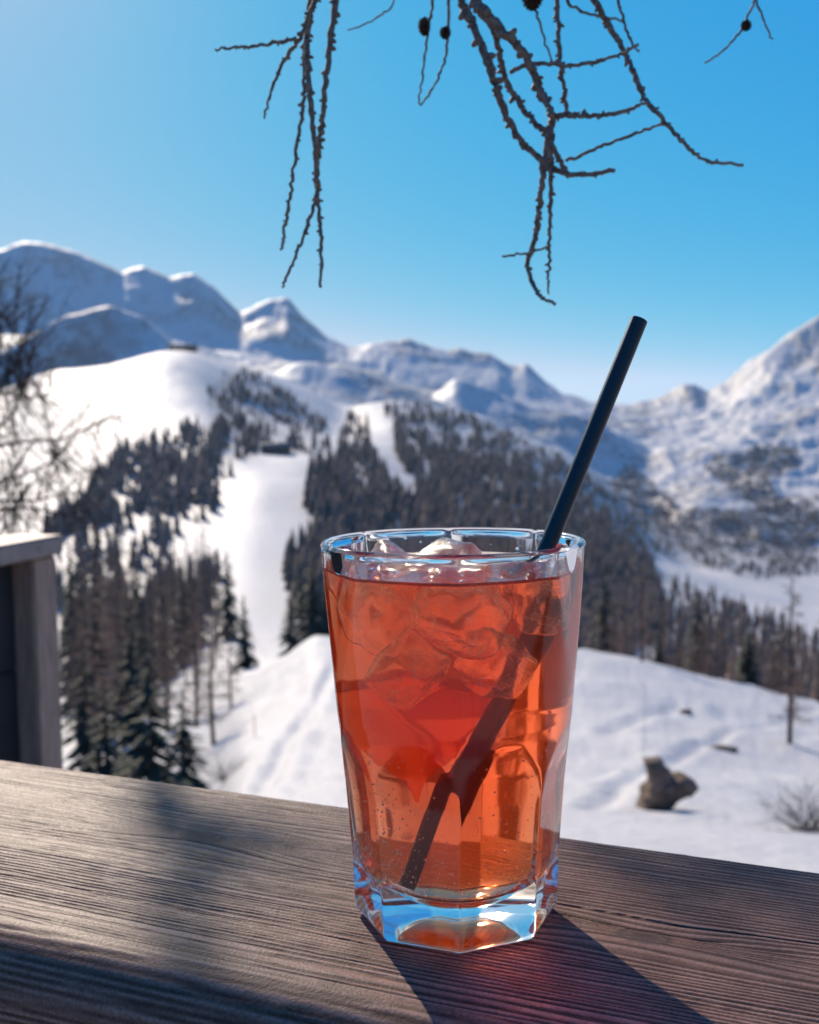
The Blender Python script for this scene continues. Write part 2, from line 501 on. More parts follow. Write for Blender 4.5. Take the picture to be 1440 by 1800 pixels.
# ---- ice: rounded lumps floating at the top
m = Mat('ice')
gi = m.n('ShaderNodeBsdfGlass'); gi.inputs['Roughness'].default_value = 0.064
m.l(m.attr('index_of_refraction'), gi.inputs['IOR'])
io = m.coord(); n1_ = m.noise(io, 160, 5, 0.62)
vo = m.n('ShaderNodeTexVoronoi'); vo.feature = 'DISTANCE_TO_EDGE'; vo.inputs['Scale'].default_value = 95.0
wv = m.n('ShaderNodeMix'); wv.data_type = 'RGBA'; wv.inputs[0].default_value = 0.012
nc = m.n('ShaderNodeTexNoise'); nc.inputs['Scale'].default_value = 200.0; m.l(io, nc.inputs['Vector']); m.l(io, wv.inputs[6]); m.l(nc.outputs['Color'], wv.inputs[7])
m.l(wv.outputs[2], vo.inputs['Vector'])
crk = m.ramp(vo.outputs['Distance'], [(0.0, 0.55), (0.025, 0.12), (0.07, 0.0)])
m.l(m.bump(n1_, 0.35, 0.003), gi.inputs['Normal'])
tl = m.n('ShaderNodeBsdfTranslucent'); tl.inputs['Color'].default_value = (1.0, 0.97, 0.94, 1)
df = m.n('ShaderNodeBsdfDiffuse'); df.inputs['Color'].default_value = (0.95, 0.93, 0.9, 1)
mx0 = m.n('ShaderNodeMixShader'); mx0.inputs[0].default_value = 0.3; m.l(tl.outputs[0], mx0.inputs[1]); m.l(df.outputs[0], mx0.inputs[2])
mx = m.n('ShaderNodeMixShader'); m.l(m.math('ADD', m.math('MULTIPLY', crk, m.ramp(n1_, [(0.35, 0.2), (0.65, 1.0)])), m.ramp(n1_, [(0.42, 0.03), (0.70, 0.24)]), True), mx.inputs[0])
m.l(gi.outputs[0], mx.inputs[1]); m.l(mx0.outputs[0], mx.inputs[2]); m.surf(mx.outputs[0]); M_ICE = m.m
def ice(label, x, y, z, sx, sy, sz, rot, seed):
    bm = bmesh.new(); bmesh.ops.create_cube(bm, size=2); bmesh.ops.subdivide_edges(bm, edges=bm.edges[:], cuts=11, use_grid_fill=True)
    V = np.array([v.co[:] for v in bm.verts])
    r_ = np.linalg.norm(V, axis=1)[:, None]; p4 = (np.abs(V) ** 9).sum(1)[:, None] ** (1 / 9)
    V = V / p4 * (0.9 + 0.1 * p4 / r_)                       # rounded cube
    d = fbm(V[:, 0] * 1.3 + seed * 7.1, V[:, 1] * 1.3 + V[:, 2] * 1.7 + seed * 3.3, 4, seed)
    V = V * (1 + 0.13 * d)[:, None] * np.array([sx, sy, sz])
    Rm = np.array(Matrix.Rotation(rot[0], 3, 'X') @ Matrix.Rotation(rot[1], 3, 'Y') @ Matrix.Rotation(rot[2], 3, 'Z'))
    V = V @ Rm.T
    # keep inside the wall
    P = V + np.array([x, y, z]); rr = np.hypot(P[:, 0], P[:, 1]); lim = np.interp(P[:, 2], IP[:, 1], IP[:, 0]) - 0.0008
    f = np.minimum(1, lim / np.maximum(rr, 1e-6)); P[:, 0] *= f; P[:, 1] *= f
    V = P - np.array([x, y, z])
    for v, c_ in zip(bm.verts, V): v.co = Vector(c_)
    me = bpy.data.meshes.new('ice_cube'); bm.to_mesh(me); bm.free()
    fc = np.array([p_.center.z for p_ in me.polygons]) + z
    attr(me, 'index_of_refraction', np.where(fc > ZL - 0.0012, 1.31, 0.935), 'FACE')
    o = link('ice_cube', me, M_ICE); o.location = BASE + Vector((x, y, z))
    tag(o, label, 'ice cube', 'ice cubes in the orange drink')
ice('ice cube at the left wall of the glass', -0.0225, -0.014, ZL - 0.0120, .0105, .0095, .0100, (.35, .5, .2), 1)
ice('ice cube breaking the surface in the middle of the drink', -0.003, 0.008, ZL - 0.0042, .0120, .0110, .0085, (.25, -.35, .7), 2)
ice('ice cube with white cracks below the surface, middle front', 0.002, -0.021, ZL - 0.0120, .0110, .0095, .0100, (-.5, .4, 1.0), 3)
ice('ice cube beside the straw, near the right wall of the glass', 0.0235, -0.010, ZL - 0.0085, .0095, .0095, .0085, (.5, .2, .4), 4)
ice('ice cube at the back left under the surface', -0.020, 0.018, ZL - 0.0060, .0100, .0100, .0090, (.1, .6, .3), 5)
ice('lower ice cube left of the middle, under the other cubes', -0.0130, -0.015, ZL - 0.0300, .0090, .0085, .0090, (.7, .3, .9), 6)
ice('lower ice cube right of the middle, under the other cubes', 0.0110, -0.016, ZL - 0.0285, .0085, .0085, .0080, (.2, .5, .5), 7)

# ---- wedge of orange leaning on the near left wall
m = Mat('orange_flesh')
io = m.coord('Generated'); f_ = m.noise(io, 22, 4, 0.6)
c = m.ramp(f_, [(0.3, (0.93, 0.25, 0.03)), (0.7, (0.97, 0.34, 0.06))])
p = m.principled(c, 0.45, Specular__IOR__Level=0.2)
tl = m.n('ShaderNodeBsdfTranslucent'); m.l(c, tl.inputs['Color'])
mx = m.n('ShaderNodeMixShader'); mx.inputs[0].default_value = 0.72; m.l(p.outputs[0], mx.inputs[1]); m.l(tl.outputs[0], mx.inputs[2])
tr_ = m.n('ShaderNodeBsdfTransparent'); tr_.inputs['Color'].default_value = (1.0, 0.72, 0.5, 1)
mx2 = m.n('ShaderNodeMixShader'); mx2.inputs[0].default_value = 0.75; m.l(mx.outputs[0], mx2.inputs[1]); m.l(tr_.outputs[0], mx2.inputs[2]); m.surf(mx2.outputs[0]); M_FLESH = m.m
m = Mat('orange_rind'); f_ = m.noise(m.coord(), 900, 3); p = m.principled(m.ramp(f_, [(0.3, (0.85, 0.27, 0.03)), (0.7, (0.95, 0.38, 0.06))]), 0.4); m.l(m.bump(f_, .4, .0005), p.inputs['Normal'])
tr_ = m.n('ShaderNodeBsdfTransparent'); tr_.inputs['Color'].default_value = (1.0, 0.6, 0.35, 1)
mx2 = m.n('ShaderNodeMixShader'); mx2.inputs[0].default_value = 0.5; m.l(p.outputs[0], mx2.inputs[1]); m.l(tr_.outputs[0], mx2.inputs[2]); m.surf(mx2.outputs[0]); M_RIND = m.m
def orange_wedge():
    o = empty('orange_slice', BASE + Vector((-0.0085, 0.002, 0.040)))
    rot = Matrix.Rotation(R(-14), 3, 'Z') @ Matrix.Rotation(R(10), 3, 'Y') @ Matrix.Rotation(R(-8), 3, 'X')
    def put(bmb, nm, mt):
        V = np.vstack(bmb.V) @ np.array(rot).T + np.array(o.location)
        lc = V - np.array(BASE); rr = np.hypot(lc[:, 0], lc[:, 1]); lim = np.interp(lc[:, 2], IP[:, 1], IP[:, 0]) - 0.0009
        f = np.minimum(1, lim / np.maximum(rr, 1e-6)); V[:, 0] = BASE.x + lc[:, 0] * f; V[:, 1] = BASE.y + lc[:, 1] * f
        link(nm, mesh_np(nm, V, [np.vstack(x) for x in (bmb.Q, bmb.T) if x]), mt, o)
    Ro, th_ = 0.0440, 0.0040
    segs = [(-48, 14)]
    for a0, a1 in segs:                                            # juicy segments, slightly domed
        b = MB(); n = 25; m2 = 12; Vf = []
        for sgn in (-1, 1):
            for i_ in range(m2):
                u = i_ / (m2 - 1); r_ = 0.0022 + (Ro - 0.0052) * u
                for j_ in range(n):
                    v_ = j_ / (n - 1); w_ = (v_ - .5) * 2
                    a = R((a0 + a1) / 2 + (a1 - a0) / 2 * w_ * (0.35 + 0.65 * min(1, u * 3)))
                    dome = th_ * (0.72 + 0.28 * (1 - w_ ** 4)) * (0.8 + 0.2 * (1 - (2 * u - 1) ** 4))
                    Vf.append((r_ * math.sin(a), sgn * dome, r_ * math.cos(a)))
        k = n * m2; Q = []
        for i_ in range(m2 - 1):
            for j_ in range(n - 1):
                a = i_ * n + j_; Q.append((a, a + 1, a + n + 1, a + n)); Q.append((k + a, k + a + n, k + a + n + 1, k + a + 1))
        for j_ in range(n - 1):
            Q.append((j_, k + j_, k + j_ + 1, j_ + 1)); e = (m2 - 1) * n + j_; Q.append((e, e + 1, k + e + 1, k + e))
        for i_ in range(m2 - 1):
            a = i_ * n; Q.append((a, a + n, k + a + n, k + a)); a = i_ * n + n - 1; Q.append((a, k + a, k + a + n, a + n))
        b.add(Vf, Q); put(b, 'flesh', M_FLESH)
    b = MB(); pts = []; k = 26
    ring = []
    for i_ in range(k):
        a = R(-49 + 64 * i_ / (k - 1))
        for rr_, yy in ((Ro - 0.0034, -th_), (Ro - 0.0004, -th_ * .9), (Ro, 0), (Ro - 0.0004, th_ * .9), (Ro - 0.0034, th_)):
            ring.append((rr_ * math.sin(a), yy, rr_ * math.cos(a)))
    Q = [(i_ * 5 + j_, i_ * 5 + (j_ + 1) % 5, i_ * 5 + 5 + (j_ + 1) % 5, i_ * 5 + 5 + j_) for i_ in range(k - 1) for j_ in range(5)]
    b.add(ring, Q, [(0, 1, 2), (0, 2, 3), (0, 3, 4)]); put(b, 'rind', M_RIND)
    tag(o, 'wedge of orange submerged in the drink by the left wall', 'orange slice')
orange_wedge()

# ---- bubbles clinging low inside the glass, droplets above the surface
m = Mat('bubble'); g2 = m.n('ShaderNodeBsdfGlass'); g2.inputs['IOR'].default_value = 0.75; g2.inputs['Roughness'].default_value = 0.0
tl = m.n('ShaderNodeBsdfTranslucent'); tl.inputs['Color'].default_value = (1, 1, 1, 1); mx = m.n('ShaderNodeMixShader'); mx.inputs[0].default_value = 0.35; m.l(g2.outputs[0], mx.inputs[1]); m.l(tl.outputs[0], mx.inputs[2]); m.surf(mx.outputs[0]); M_BUB = m.m  # white translucent share paints sun glints into the bubbles
m = Mat('water_drop'); g2 = m.n('ShaderNodeBsdfGlass'); g2.inputs['IOR'].default_value = 1.33; g2.inputs['Roughness'].default_value = 0.0; m.surf(g2.outputs[0]); M_DROP = m.m
def balls(name, P, rad, mt, label, cat):
    bm = bmesh.new(); bmesh.ops.create_icosphere(bm, subdivisions=2, radius=1)
    V0 = np.array([v.co[:] for v in bm.verts]); T0 = np.array([[v.index for v in f.verts] for f in bm.faces]); bm.free()
    V = (V0[None] * np.asarray(rad)[:, None, None] + np.asarray(P)[:, None, :]).reshape(-1, 3)
    T = (T0[None] + (np.arange(len(P)) * len(V0))[:, None, None]).reshape(-1, 3)
    o = link(name, mesh_np(name, V, T), mt); o.location = BASE; tag(o, label, cat, kind='stuff')
rb = np.random.default_rng(9)
P = []; rad = []
while len(P) < 900:
    z = ZI + 0.005 + 0.050 * rb.random() ** 1.9; a = rb.uniform(0, 6.283)
    if rb.random() < 0.3: a = rb.normal(-2.5, 0.35)
    r_ = 0.00016 + 0.00030 * rb.random() ** 2.2
    rw = float(np.interp(z, IP[10:, 1], IP[10:, 0])) - r_ - 0.00025
    if rb.random() < 0.25: rw *= rb.uniform(0.5, 1.0) ** .5
    P.append((rw * math.cos(a), rw * math.sin(a), z + (0.0 if rw < .02 else 0))); rad.append(r_)
balls('bubbles', P, rad, M_BUB, 'fine gas bubbles clinging low inside the orange drink', 'bubbles')
P = []; rad = []
for k in range(46):
    z = rb.uniform(ZL + 0.0008, GH - 0.003); a = rb.uniform(0, 6.283); r_ = 0.00022 + 0.0005 * rb.random() ** 2
    rw = float(np.interp(z, IP[:, 1], IP[:, 0])) - r_ * 0.75; P.append((rw * math.cos(a), rw * math.sin(a), z)); rad.append(r_)
balls('droplets', P, rad, M_DROP, 'tiny droplets on the inner wall below the rim of the glass', 'droplets')

# ================================================================== terrain: one sheet, snow-covered slopes up to the far ranges
LAY = [  # (distance m or list over x, [(photo x, photo y), ...]) : the course of each break of slope
 (10, [(-200, 1800), (150, 1780), (400, 1620), (1440, 1600)]),
 (30, [(-200, 1850), (0, 1800), (150, 1750), (300, 1600), (400, 1440), (600, 1400), (900, 1400), (1150, 1400), (1440, 1425), (1700, 1460)]),
 (60, [(-200, 1700), (0, 1650), (300, 1480), (420, 1325), (600, 1290), (900, 1290), (1150, 1290), (1440, 1325), (1700, 1380)]),
 (110, [(-200, 1480), (0, 1450), (200, 1390), (330, 1290), (430, 1215), (550, 1128), (650, 1130), (800, 1140), (1040, 1146), (1120, 1160), (1200, 1180), (1440, 1236), (1700, 1300)]),
 (200, [(-200, 1350), (0, 1330), (200, 1280), (400, 1165), (550, 1150), (650, 1190), (900, 1290), (1150, 1330), (1440, 1390), (1700, 1420)]),
 (360, [(-200, 1240), (0, 1220), (200, 1190), (400, 1095), (550, 1100), (700, 1170), (900, 1240), (1150, 1260), (1440, 1300), (1700, 1310)]),
 (600, [(-200, 1060), (0, 1050), (150, 1040), (300, 1010), (430, 985), (600, 1000), (750, 1050), (900, 1120), (1050, 1180), (1150, 1180), (1440, 1190), (1700, 1190)]),
 (900, [(-200, 930), (0, 925), (150, 905), (300, 880), (450, 845), (540, 850), (700, 890), (900, 960), (1050, 1060), (1150, 1100), (1300, 1110), (1440, 1130), (1700, 1130)]),
 (1200, [(-200, 860), (0, 855), (150, 815), (300, 780), (370, 768), (450, 797), (540, 800), (650, 815), (750, 850), (900, 880), (1050, 970), (1150, 1040), (1300, 1070), (1440, 1090), (1700, 1090)]),
 (1700, [(-200, 730), (0, 725), (100, 690), (200, 672), (280, 650), (350, 665), (400, 705), (500, 745), (600, 770), (700, 750), (800, 780), (900, 805), (1000, 860), (1080, 920), (1150, 985), (1300, 1035), (1440, 1060), (1700, 1060)]),
 (2100, [(-200, 700), (0, 690), (80, 655), (200, 640), (280, 618), (340, 622), (400, 640), (480, 662), (560, 692), (600, 725), (660, 706), (700, 705), (800, 727), (900, 762), (1000, 806), (1080, 866), (1140, 950), (1200, 1000), (1300, 1000), (1440, 1030), (1700, 1030)]),
 (2770, [(-200, 730), (0, 725), (100, 720), (200, 700), (270, 655), (330, 645), (400, 690), (500, 700), (600, 712), (700, 725), (800, 745), (900, 800), (1000, 860), (1090, 905), (1150, 925), (1300, 950), (1440, 975), (1700, 975)]),
 (3000, [(-200, 640), (0, 622), (60, 588), (120, 556), (190, 540), (245, 556), (290, 590), (340, 632), (400, 662), (490, 655), (530, 637), (600, 645), (680, 672), (740, 698), (800, 715), (900, 760), (1000, 815), (1070, 865), (1150, 895), (1240, 880), (1300, 890), (1440, 900), (1700, 900)]),
 (3500, [(-200, 640), (0, 632), (200, 600), (300, 625), (400, 655), (500, 660), (600, 655), (700, 690), (760, 725), (850, 745), (930, 770), (1000, 800), (1080, 845), (1150, 850), (1300, 830), (1440, 830), (1700, 820)]),
 (3800, [(-200, 610), (0, 600), (200, 590), (300, 600), (400, 625), (500, 640), (600, 648), (700, 672), (760, 695), (800, 660), (850, 680), (930, 714), (1000, 726), (1090, 764), (1140, 797), (1200, 790), (1300, 775), (1440, 760), (1700, 750)]),
 (4430, [(-200, 600), (0, 590), (200, 600), (300, 610), (400, 620), (500, 640), (600, 655), (700, 670), (800, 700), (900, 720), (980, 725), (1080, 745), (1150, 750), (1240, 740), (1300, 720), (1380, 700), (1440, 690), (1700, 640)]),
 (4950, [(-200, 455), (-60, 447), (0, 440), (45, 428), (90, 434), (130, 440), (175, 458), (215, 480), (250, 469), (275, 474), (300, 486), (340, 480), (375, 505), (422, 550), (460, 530), (505, 519), (540, 555), (575, 588), (610, 606), (660, 601), (720, 599), (790, 616), (860, 620), (900, 642), (925, 638), (960, 668), (990, 692), (1040, 706), (1085, 712), (1150, 701), (1190, 682), (1220, 676), (1245, 690), (1290, 658), (1320, 630), (1350, 612), (1390, 588), (1420, 572), (1450, 556), (1560, 520), (1700, 500)]),
 (5600, [(-200, 640), (500, 690), (1000, 760), (1700, 700)]),
 (9000, [(-200, 760), (1700, 760)]),
 (30000, [(-200, 775), (1700, 775)]),
]
def _azel(px, py):
    v = ray(px, py)
    return math.degrees(math.atan2(v.x, v.y)), v.z / math.hypot(v.x, v.y)
AZ = np.concatenate([np.arange(-180, -24, 3.0), np.arange(-24, 24.01, 0.08), np.arange(27, 180.1, 3.0)])
DR = np.concatenate([np.array([2.0, 4.0, 6.0]), np.geomspace(8, 420, 130), np.geomspace(420, 2000, 110)[1:], np.geomspace(2000, 5650, 190)[1:], np.geomspace(5650, 30000, 14)[1:]])

def build_heights():
    K = [np.full(len(AZ), 2.0)]; Hk = [np.full(len(AZ), -2.2)]
    for d, pts in LAY:
        ae = np.array([_azel(*q) for q in pts])
        el = np.interp(AZ, ae[:, 0], ae[:, 1])
        fine = (AZ >= -24) & (AZ <= 24.005); sg = {4950: 0.06, 3000: 0.15, 3800: 0.15, 110: 0.25}.get(d, 0.55) / 0.08
        kx = np.arange(-int(3 * sg) - 1, int(3 * sg) + 2); kw_ = np.exp(-0.5 * (kx / sg) ** 2); kw_ /= kw_.sum()
        e_ = el[fine]; pad = len(kx) // 2
        el[fine] = np.convolve(np.pad(e_, pad, mode='edge'), kw_, mode='valid')
        out = np.clip((np.abs(AZ) - 24) / 40, 0, 1)             # away from the view the slopes level out
        K.append(np.full(len(AZ), float(d))); Hk.append(el * d * (1 - 0.4 * out))
    K = np.array(K); Hk = np.array(Hk)                              # layers x columns
    # monotone cubic in distance
    d = np.diff(K, axis=0); s = np.diff(Hk, axis=0) / d
    mm = np.zeros_like(Hk)
    w1 = 2 * d[1:] + d[:-1]; w2 = d[1:] + 2 * d[:-1]
    with np.errstate(divide='ignore', invalid='ignore'):
        hm = (w1 + w2) / (w1 / s[:-1] + w2 / s[1:])
    mm[1:-1] = np.where(s[:-1] * s[1:] > 0, hm, 0)
    mm[0] = s[0]; mm[-1] = s[-1]
    k0 = K[:, 0]
    idx = np.clip(np.searchsorted(k0, DR, side='right') - 1, 0, len(k0) - 2)
    t = ((DR - k0[idx]) / (k0[idx + 1] - k0[idx]))[:, None]; hh = (k0[idx + 1] - k0[idx])[:, None]
    H = (2 * t**3 - 3 * t**2 + 1) * Hk[idx] + (t**3 - 2 * t**2 + t) * hh * mm[idx] + (-2 * t**3 + 3 * t**2) * Hk[idx + 1] + (t**3 - t**2) * hh * mm[idx + 1]
    lin = Hk[idx] * (1 - t) + Hk[idx + 1] * t
    wl = np.clip((DR - 2500) / 150, 0, 1)[:, None]
    H = H * (1 - wl) + lin * wl
    return H                                                        # rows (distance) x columns (azimuth)
TH = build_heights()
_A, _D = np.meshgrid(np.radians(AZ), DR)
TX = np.sin(_A) * _D; TY = np.cos(_A) * _D
near = np.clip((_D - 8) / 30, 0, 1) * np.clip(1 - _D / 500, 0, 1)
TH = TH + near * (0.55 * fbm(TX / 9, TY / 9, 4, 2) + 0.22 * fbm(TX / 2.1, TY / 2.6, 4, 9))
midw = np.clip((_D - 150) / 400, 0, 1)
TH = TH + midw * np.clip(_D / 1500, 0.2, 1.2) * 5.0 * fbm(TX / 120, TY / 120, 5, 4)
farw = np.clip((_D - 2300) / 900, 0, 1) * np.clip((5600 - _D) / 500, 0, 1)
crag = np.clip((_A - np.radians(8)) / np.radians(6), 0, 1)
TH = TH + farw * (17 * fbm(TX / 300, TY / 300, 6, 14, 0.55, True) - 5) * (1 + 1.3 * crag)
TH = TH + farw * (11 + 3 * crag) * fbm(TX / 75, TY / 75, 4, 19)
TH = TH + CAMZ

def groove(pts, w, dep):
    global TH
    P = np.array([at(px, py, d)[:2] for px, py, d in pts])
    best = np.full(TH.shape, 1e9)
    for a, b in zip(P[:-1], P[1:]):
        ab = b - a; tt = np.clip(((TX - a[0]) * ab[0] + (TY - a[1]) * ab[1]) / (ab @ ab), 0, 1)
        best = np.minimum(best, np.hypot(TX - a[0] - tt * ab[0], TY - a[1] - tt * ab[1]))
    TH = TH - dep * np.exp(-(best / w) ** 2) + 0.45 * dep * np.exp(-((best - 1.9 * w) / w) ** 2)
groove([(1040, 1380, 27), (1150, 1330, 44), (1290, 1290, 66), (1440, 1265, 90)], 0.35, 0.16)
groove([(1060, 1300, 58), (1200, 1260, 78), (1440, 1300, 70)], 0.5, 0.2)
groove([(430, 1390, 33), (500, 1290, 60), (590, 1200, 90)], 0.45, 0.16)
groove([(980, 1460, 20), (1180, 1470, 22), (1440, 1440, 28)], 0.25, 0.12)

def ground(x, y):
    """terrain height under a point"""
    a = math.degrees(math.atan2(x, y)); d = math.hypot(x, y)
    ci = float(np.interp(a, AZ, np.arange(len(AZ)))); ri = float(np.interp(d, DR, np.arange(len(DR))))
    c0 = min(int(ci), len(AZ) - 2); r0 = min(int(ri), len(DR) - 2); fc = ci - c0; fr = ri - r0
    return float((TH[r0, c0] * (1 - fc) + TH[r0, c0 + 1] * fc) * (1 - fr) + (TH[r0 + 1, c0] * (1 - fc) + TH[r0 + 1, c0 + 1] * fc) * fr)

def hit(px, py, dmin=8.0):
    """first point of the terrain seen along a ray of the photograph"""
    v = ray(px, py); a = math.degrees(math.atan2(v.x, v.y)); el = v.z / math.hypot(v.x, v.y)
    ci = float(np.interp(a, AZ, np.arange(len(AZ)))); c0 = min(int(ci), len(AZ) - 2); f = ci - c0
    h = (TH[:, c0] * (1 - f) + TH[:, c0 + 1] * f - CAMZ) / DR
    ok = np.nonzero((h >= el) & (DR > dmin))[0]
    if not len(ok): return None
    i = ok[0]
    if i == 0 or h[i] == h[i - 1]: d = DR[i]
    else:
        t = (el - h[i - 1]) / (h[i] - h[i - 1]); d = DR[i - 1] + np.clip(t, 0, 1) * (DR[i] - DR[i - 1])
    x, y = math.sin(math.radians(a)) * d, math.cos(math.radians(a)) * d
    return Vector((x, y, ground(x, y)))

def inpoly(px, py, poly):
    poly = np.asarray(poly, float); x0, y0 = poly[:, 0], poly[:, 1]; x1, y1 = np.roll(x0, -1), np.roll(y0, -1)
    px = np.asarray(px)[..., None]; py = np.asarray(py)[..., None]
    c = ((y0 > py) != (y1 > py)) & (px < (x1 - x0) * (py - y0) / (y1 - y0 + 1e-9) + x0)
    return (c.sum(-1) % 2) == 1

# woodland areas as they lie on the slopes (outlines in the photograph, carried onto the terrain)
WOODS = {
 'ridge': ([(365, 690), (395, 655), (440, 655), (520, 700), (560, 730), (600, 775), (575, 800), (520, 800), (470, 795), (400, 815), (375, 760)], 0.95),
 'left': ([(155, 850), (200, 800), (260, 775), (330, 750), (370, 750), (395, 800), (410, 850), (330, 900), (230, 930), (150, 925), (80, 960), (80, 930), (140, 890)], 1.0),
 'lower': ([(100, 945), (230, 920), (320, 890), (380, 850), (420, 860), (380, 910), (330, 930), (300, 1000), (380, 990), (400, 1030), (340, 1130), (330, 1180), (100, 1180)], 0.85),
 'island': ([(580, 745), (600, 735), (640, 730), (660, 760), (650, 790), (690, 850), (740, 880), (760, 930), (560, 930), (535, 890), (545, 830), (600, 800)], 1.0),
 'flank': ([(672, 712), (740, 712), (830, 735), (900, 765), (980, 800), (1050, 850), (1090, 890), (1130, 950), (1150, 1000), (1180, 1120), (1050, 1180), (760, 1180), (740, 870), (690, 790)], 1.15),
 'basin': ([(500, 1010), (560, 940), (760, 930), (800, 1150), (600, 1130), (520, 1100)], 0.9),
 'valley': ([(1070, 850), (1110, 815), (1150, 850), (1200, 895), (1300, 900), (1440, 870), (1440, 1010), (1330, 1020), (1230, 1000), (1150, 970)], 1.0),
 'valley2': ([(1150, 1000), (1300, 1070), (1440, 1120), (1440, 1260), (1160, 1180)], 0.9),
 'rightwood': ([(1235, 820), (1270, 795), (1310, 800), (1330, 780), (1390, 785), (1415, 800), (1400, 825), (1350, 845), (1370, 875), (1440, 890), (1440, 920), (1340, 900), (1290, 865)], 1.0),
}
HOLES = [[(655, 725), (690, 735), (690, 790), (720, 850), (745, 880), (720, 885), (690, 860), (660, 800), (650, 760)],
         [(300, 950), (340, 930), (410, 900), (400, 950), (350, 1000), (300, 1000)], [(800, 750), (830, 755), (832, 772), (805, 768)],
         [(560, 715), (610, 740), (590, 790), (560, 780), (575, 745)]]

def project_grid():
    c = np.array(CM).T
    P = np.stack([TX, TY, TH - CAMZ], -1) @ c.T
    w = -P[..., 2]
    w = np.where(w > 1e-3, w, 1e9)
    return 720 + FPX * P[..., 0] / w, 900 - FPX * P[..., 1] / w
GX, GY = project_grid()
EL = (TH - CAMZ) / _D
VIS = EL >= np.maximum.accumulate(EL, axis=0) - 1e-4
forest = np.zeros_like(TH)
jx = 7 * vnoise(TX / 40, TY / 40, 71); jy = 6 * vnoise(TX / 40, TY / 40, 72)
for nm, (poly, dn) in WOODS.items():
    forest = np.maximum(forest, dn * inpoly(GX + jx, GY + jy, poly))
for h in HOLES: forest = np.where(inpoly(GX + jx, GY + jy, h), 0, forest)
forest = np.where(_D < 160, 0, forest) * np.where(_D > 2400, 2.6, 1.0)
rockpatch = np.clip((fbm(TX / 260, TY / 260, 5, 33) - 0.02) * 5, 0, 1) * np.clip((_D - 2500) / 300, 0, 1)

m = Mat('alpine_snow')
fo = m.attr('forest'); rp = m.attr('rock'); gc = m.coord('Object')
nzz = m.n('ShaderNodeSeparateXYZ'); gm = m.n('ShaderNodeNewGeometry'); m.l(gm.outputs['Normal'], nzz.inputs[0])
steep = m.ramp(nzz.outputs['Z'], [(0.68, 1.0), (0.83, 0.0)])
rn = m.noise(gc, 0.012, 6, 0.6); rn2 = m.noise(gc, 0.05, 5, 0.6)
rst = m.noise(gc, 0.010, 6, 0.62, (1.0, 1.0, 0.35))
rockmask = m.math('MULTIPLY', steep, m.ramp(rst, [(0.47, 0.0), (0.55, 0.85)]))
rockmask = m.math('MAXIMUM', rockmask, m.math('MULTIPLY', rp, m.ramp(rn2, [(0.40, 0.0), (0.60, 0.8)])), True)
sn1 = m.noise(gc, 0.25, 5, 0.55); sn2 = m.noise(gc, 2.2, 4, 0.6)
snow = m.ramp(sn1, [(0.3, (0.485, 0.455, 0.425)), (0.7, (0.53, 0.505, 0.475))])
rock = m.ramp(m.noise(gc, 0.03, 5), [(0.3, (0.075, 0.07, 0.068)), (0.7, (0.16, 0.145, 0.135))])
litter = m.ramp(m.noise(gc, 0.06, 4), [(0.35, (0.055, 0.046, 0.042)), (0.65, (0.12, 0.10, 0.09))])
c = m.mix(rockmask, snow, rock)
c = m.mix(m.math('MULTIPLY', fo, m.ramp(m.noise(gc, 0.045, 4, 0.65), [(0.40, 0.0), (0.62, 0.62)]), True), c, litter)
p = m.principled(c, 0.62, Specular__IOR__Level=0.25)
hb = m.math('ADD', m.math('MULTIPLY', sn2, 0.35), sn1)
m.l(m.bump(hb, 0.7, 0.4), p.inputs['Normal'])
m.surf(p.outputs[0]); M_SNOW = m.m

n1, n2 = TX.shape
i = np.arange(n1 - 1)[:, None] * n2; j = np.arange(n2 - 1)[None, :]
Q = np.stack([i + j, i + j + 1, i + n2 + j + 1, i + n2 + j], -1).reshape(-1, 4)
V = np.stack([TX, TY, TH], -1).reshape(-1, 3)
Q = Q[:, ::-1]
V = np.vstack([V, [[0, 0, CAMZ - 2.3]]]); jj = np.arange(n2 - 1)
T = np.stack([np.full(n2 - 1, len(V) - 1), jj + 1, jj], -1)
me = mesh_np('terrain', V, [Q, T])
attr(me, 'forest', np.append(forest.ravel(), 0)); attr(me, 'rock', np.append(rockpatch.ravel(), 0))
terrain = link('terrain', me, M_SNOW)
tag(terrain, 'snow covered alpine slopes rising to shaded mountain ranges', 'mountains', kind='structure')

HAZE = 1.9e-5
# ================================================================== woods
def mat_simple(name, c0, c1, scale, rough=0.8, objrand=0.0, tattr=None):
    m = Mat(name)
    f = m.noise(m.coord(), scale, 4)
    c = m.ramp(f, [(0.3, c0), (0.7, c1)])
    if objrand:
        oi = m.n('ShaderNodeObjectInfo')
        c = m.mix(1.0, c, m.ramp(oi.outputs['Random'], [(0, 1 - objrand), (1, 1 + objrand)]), 'MULTIPLY')
    if tattr:
        c = m.mix(m.attr(tattr), c, (0.20, 0.145, 0.115))
    m.surf(m.principled(c, rough, Specular__IOR__Level=0.2).outputs[0])
    return m.m
M_FOREST = mat_simple('far_conifers', (0.052, 0.046, 0.038), (0.125, 0.098, 0.074), 0.02, 0.9, tattr='larch')
M_NEEDLE = mat_simple('spruce_needles', (0.016, 0.024, 0.016), (0.05, 0.06, 0.042), 1.3, 0.75, 0.2)
M_BARK = mat_simple('larch_bark', (0.045, 0.034, 0.028), (0.12, 0.092, 0.078), 2.5, 0.85, 0.2)
M_LTWIG = mat_simple('larch_twigs', (0.17, 0.105, 0.072), (0.32, 0.205, 0.145), 1.5, 0.8, 0.25)

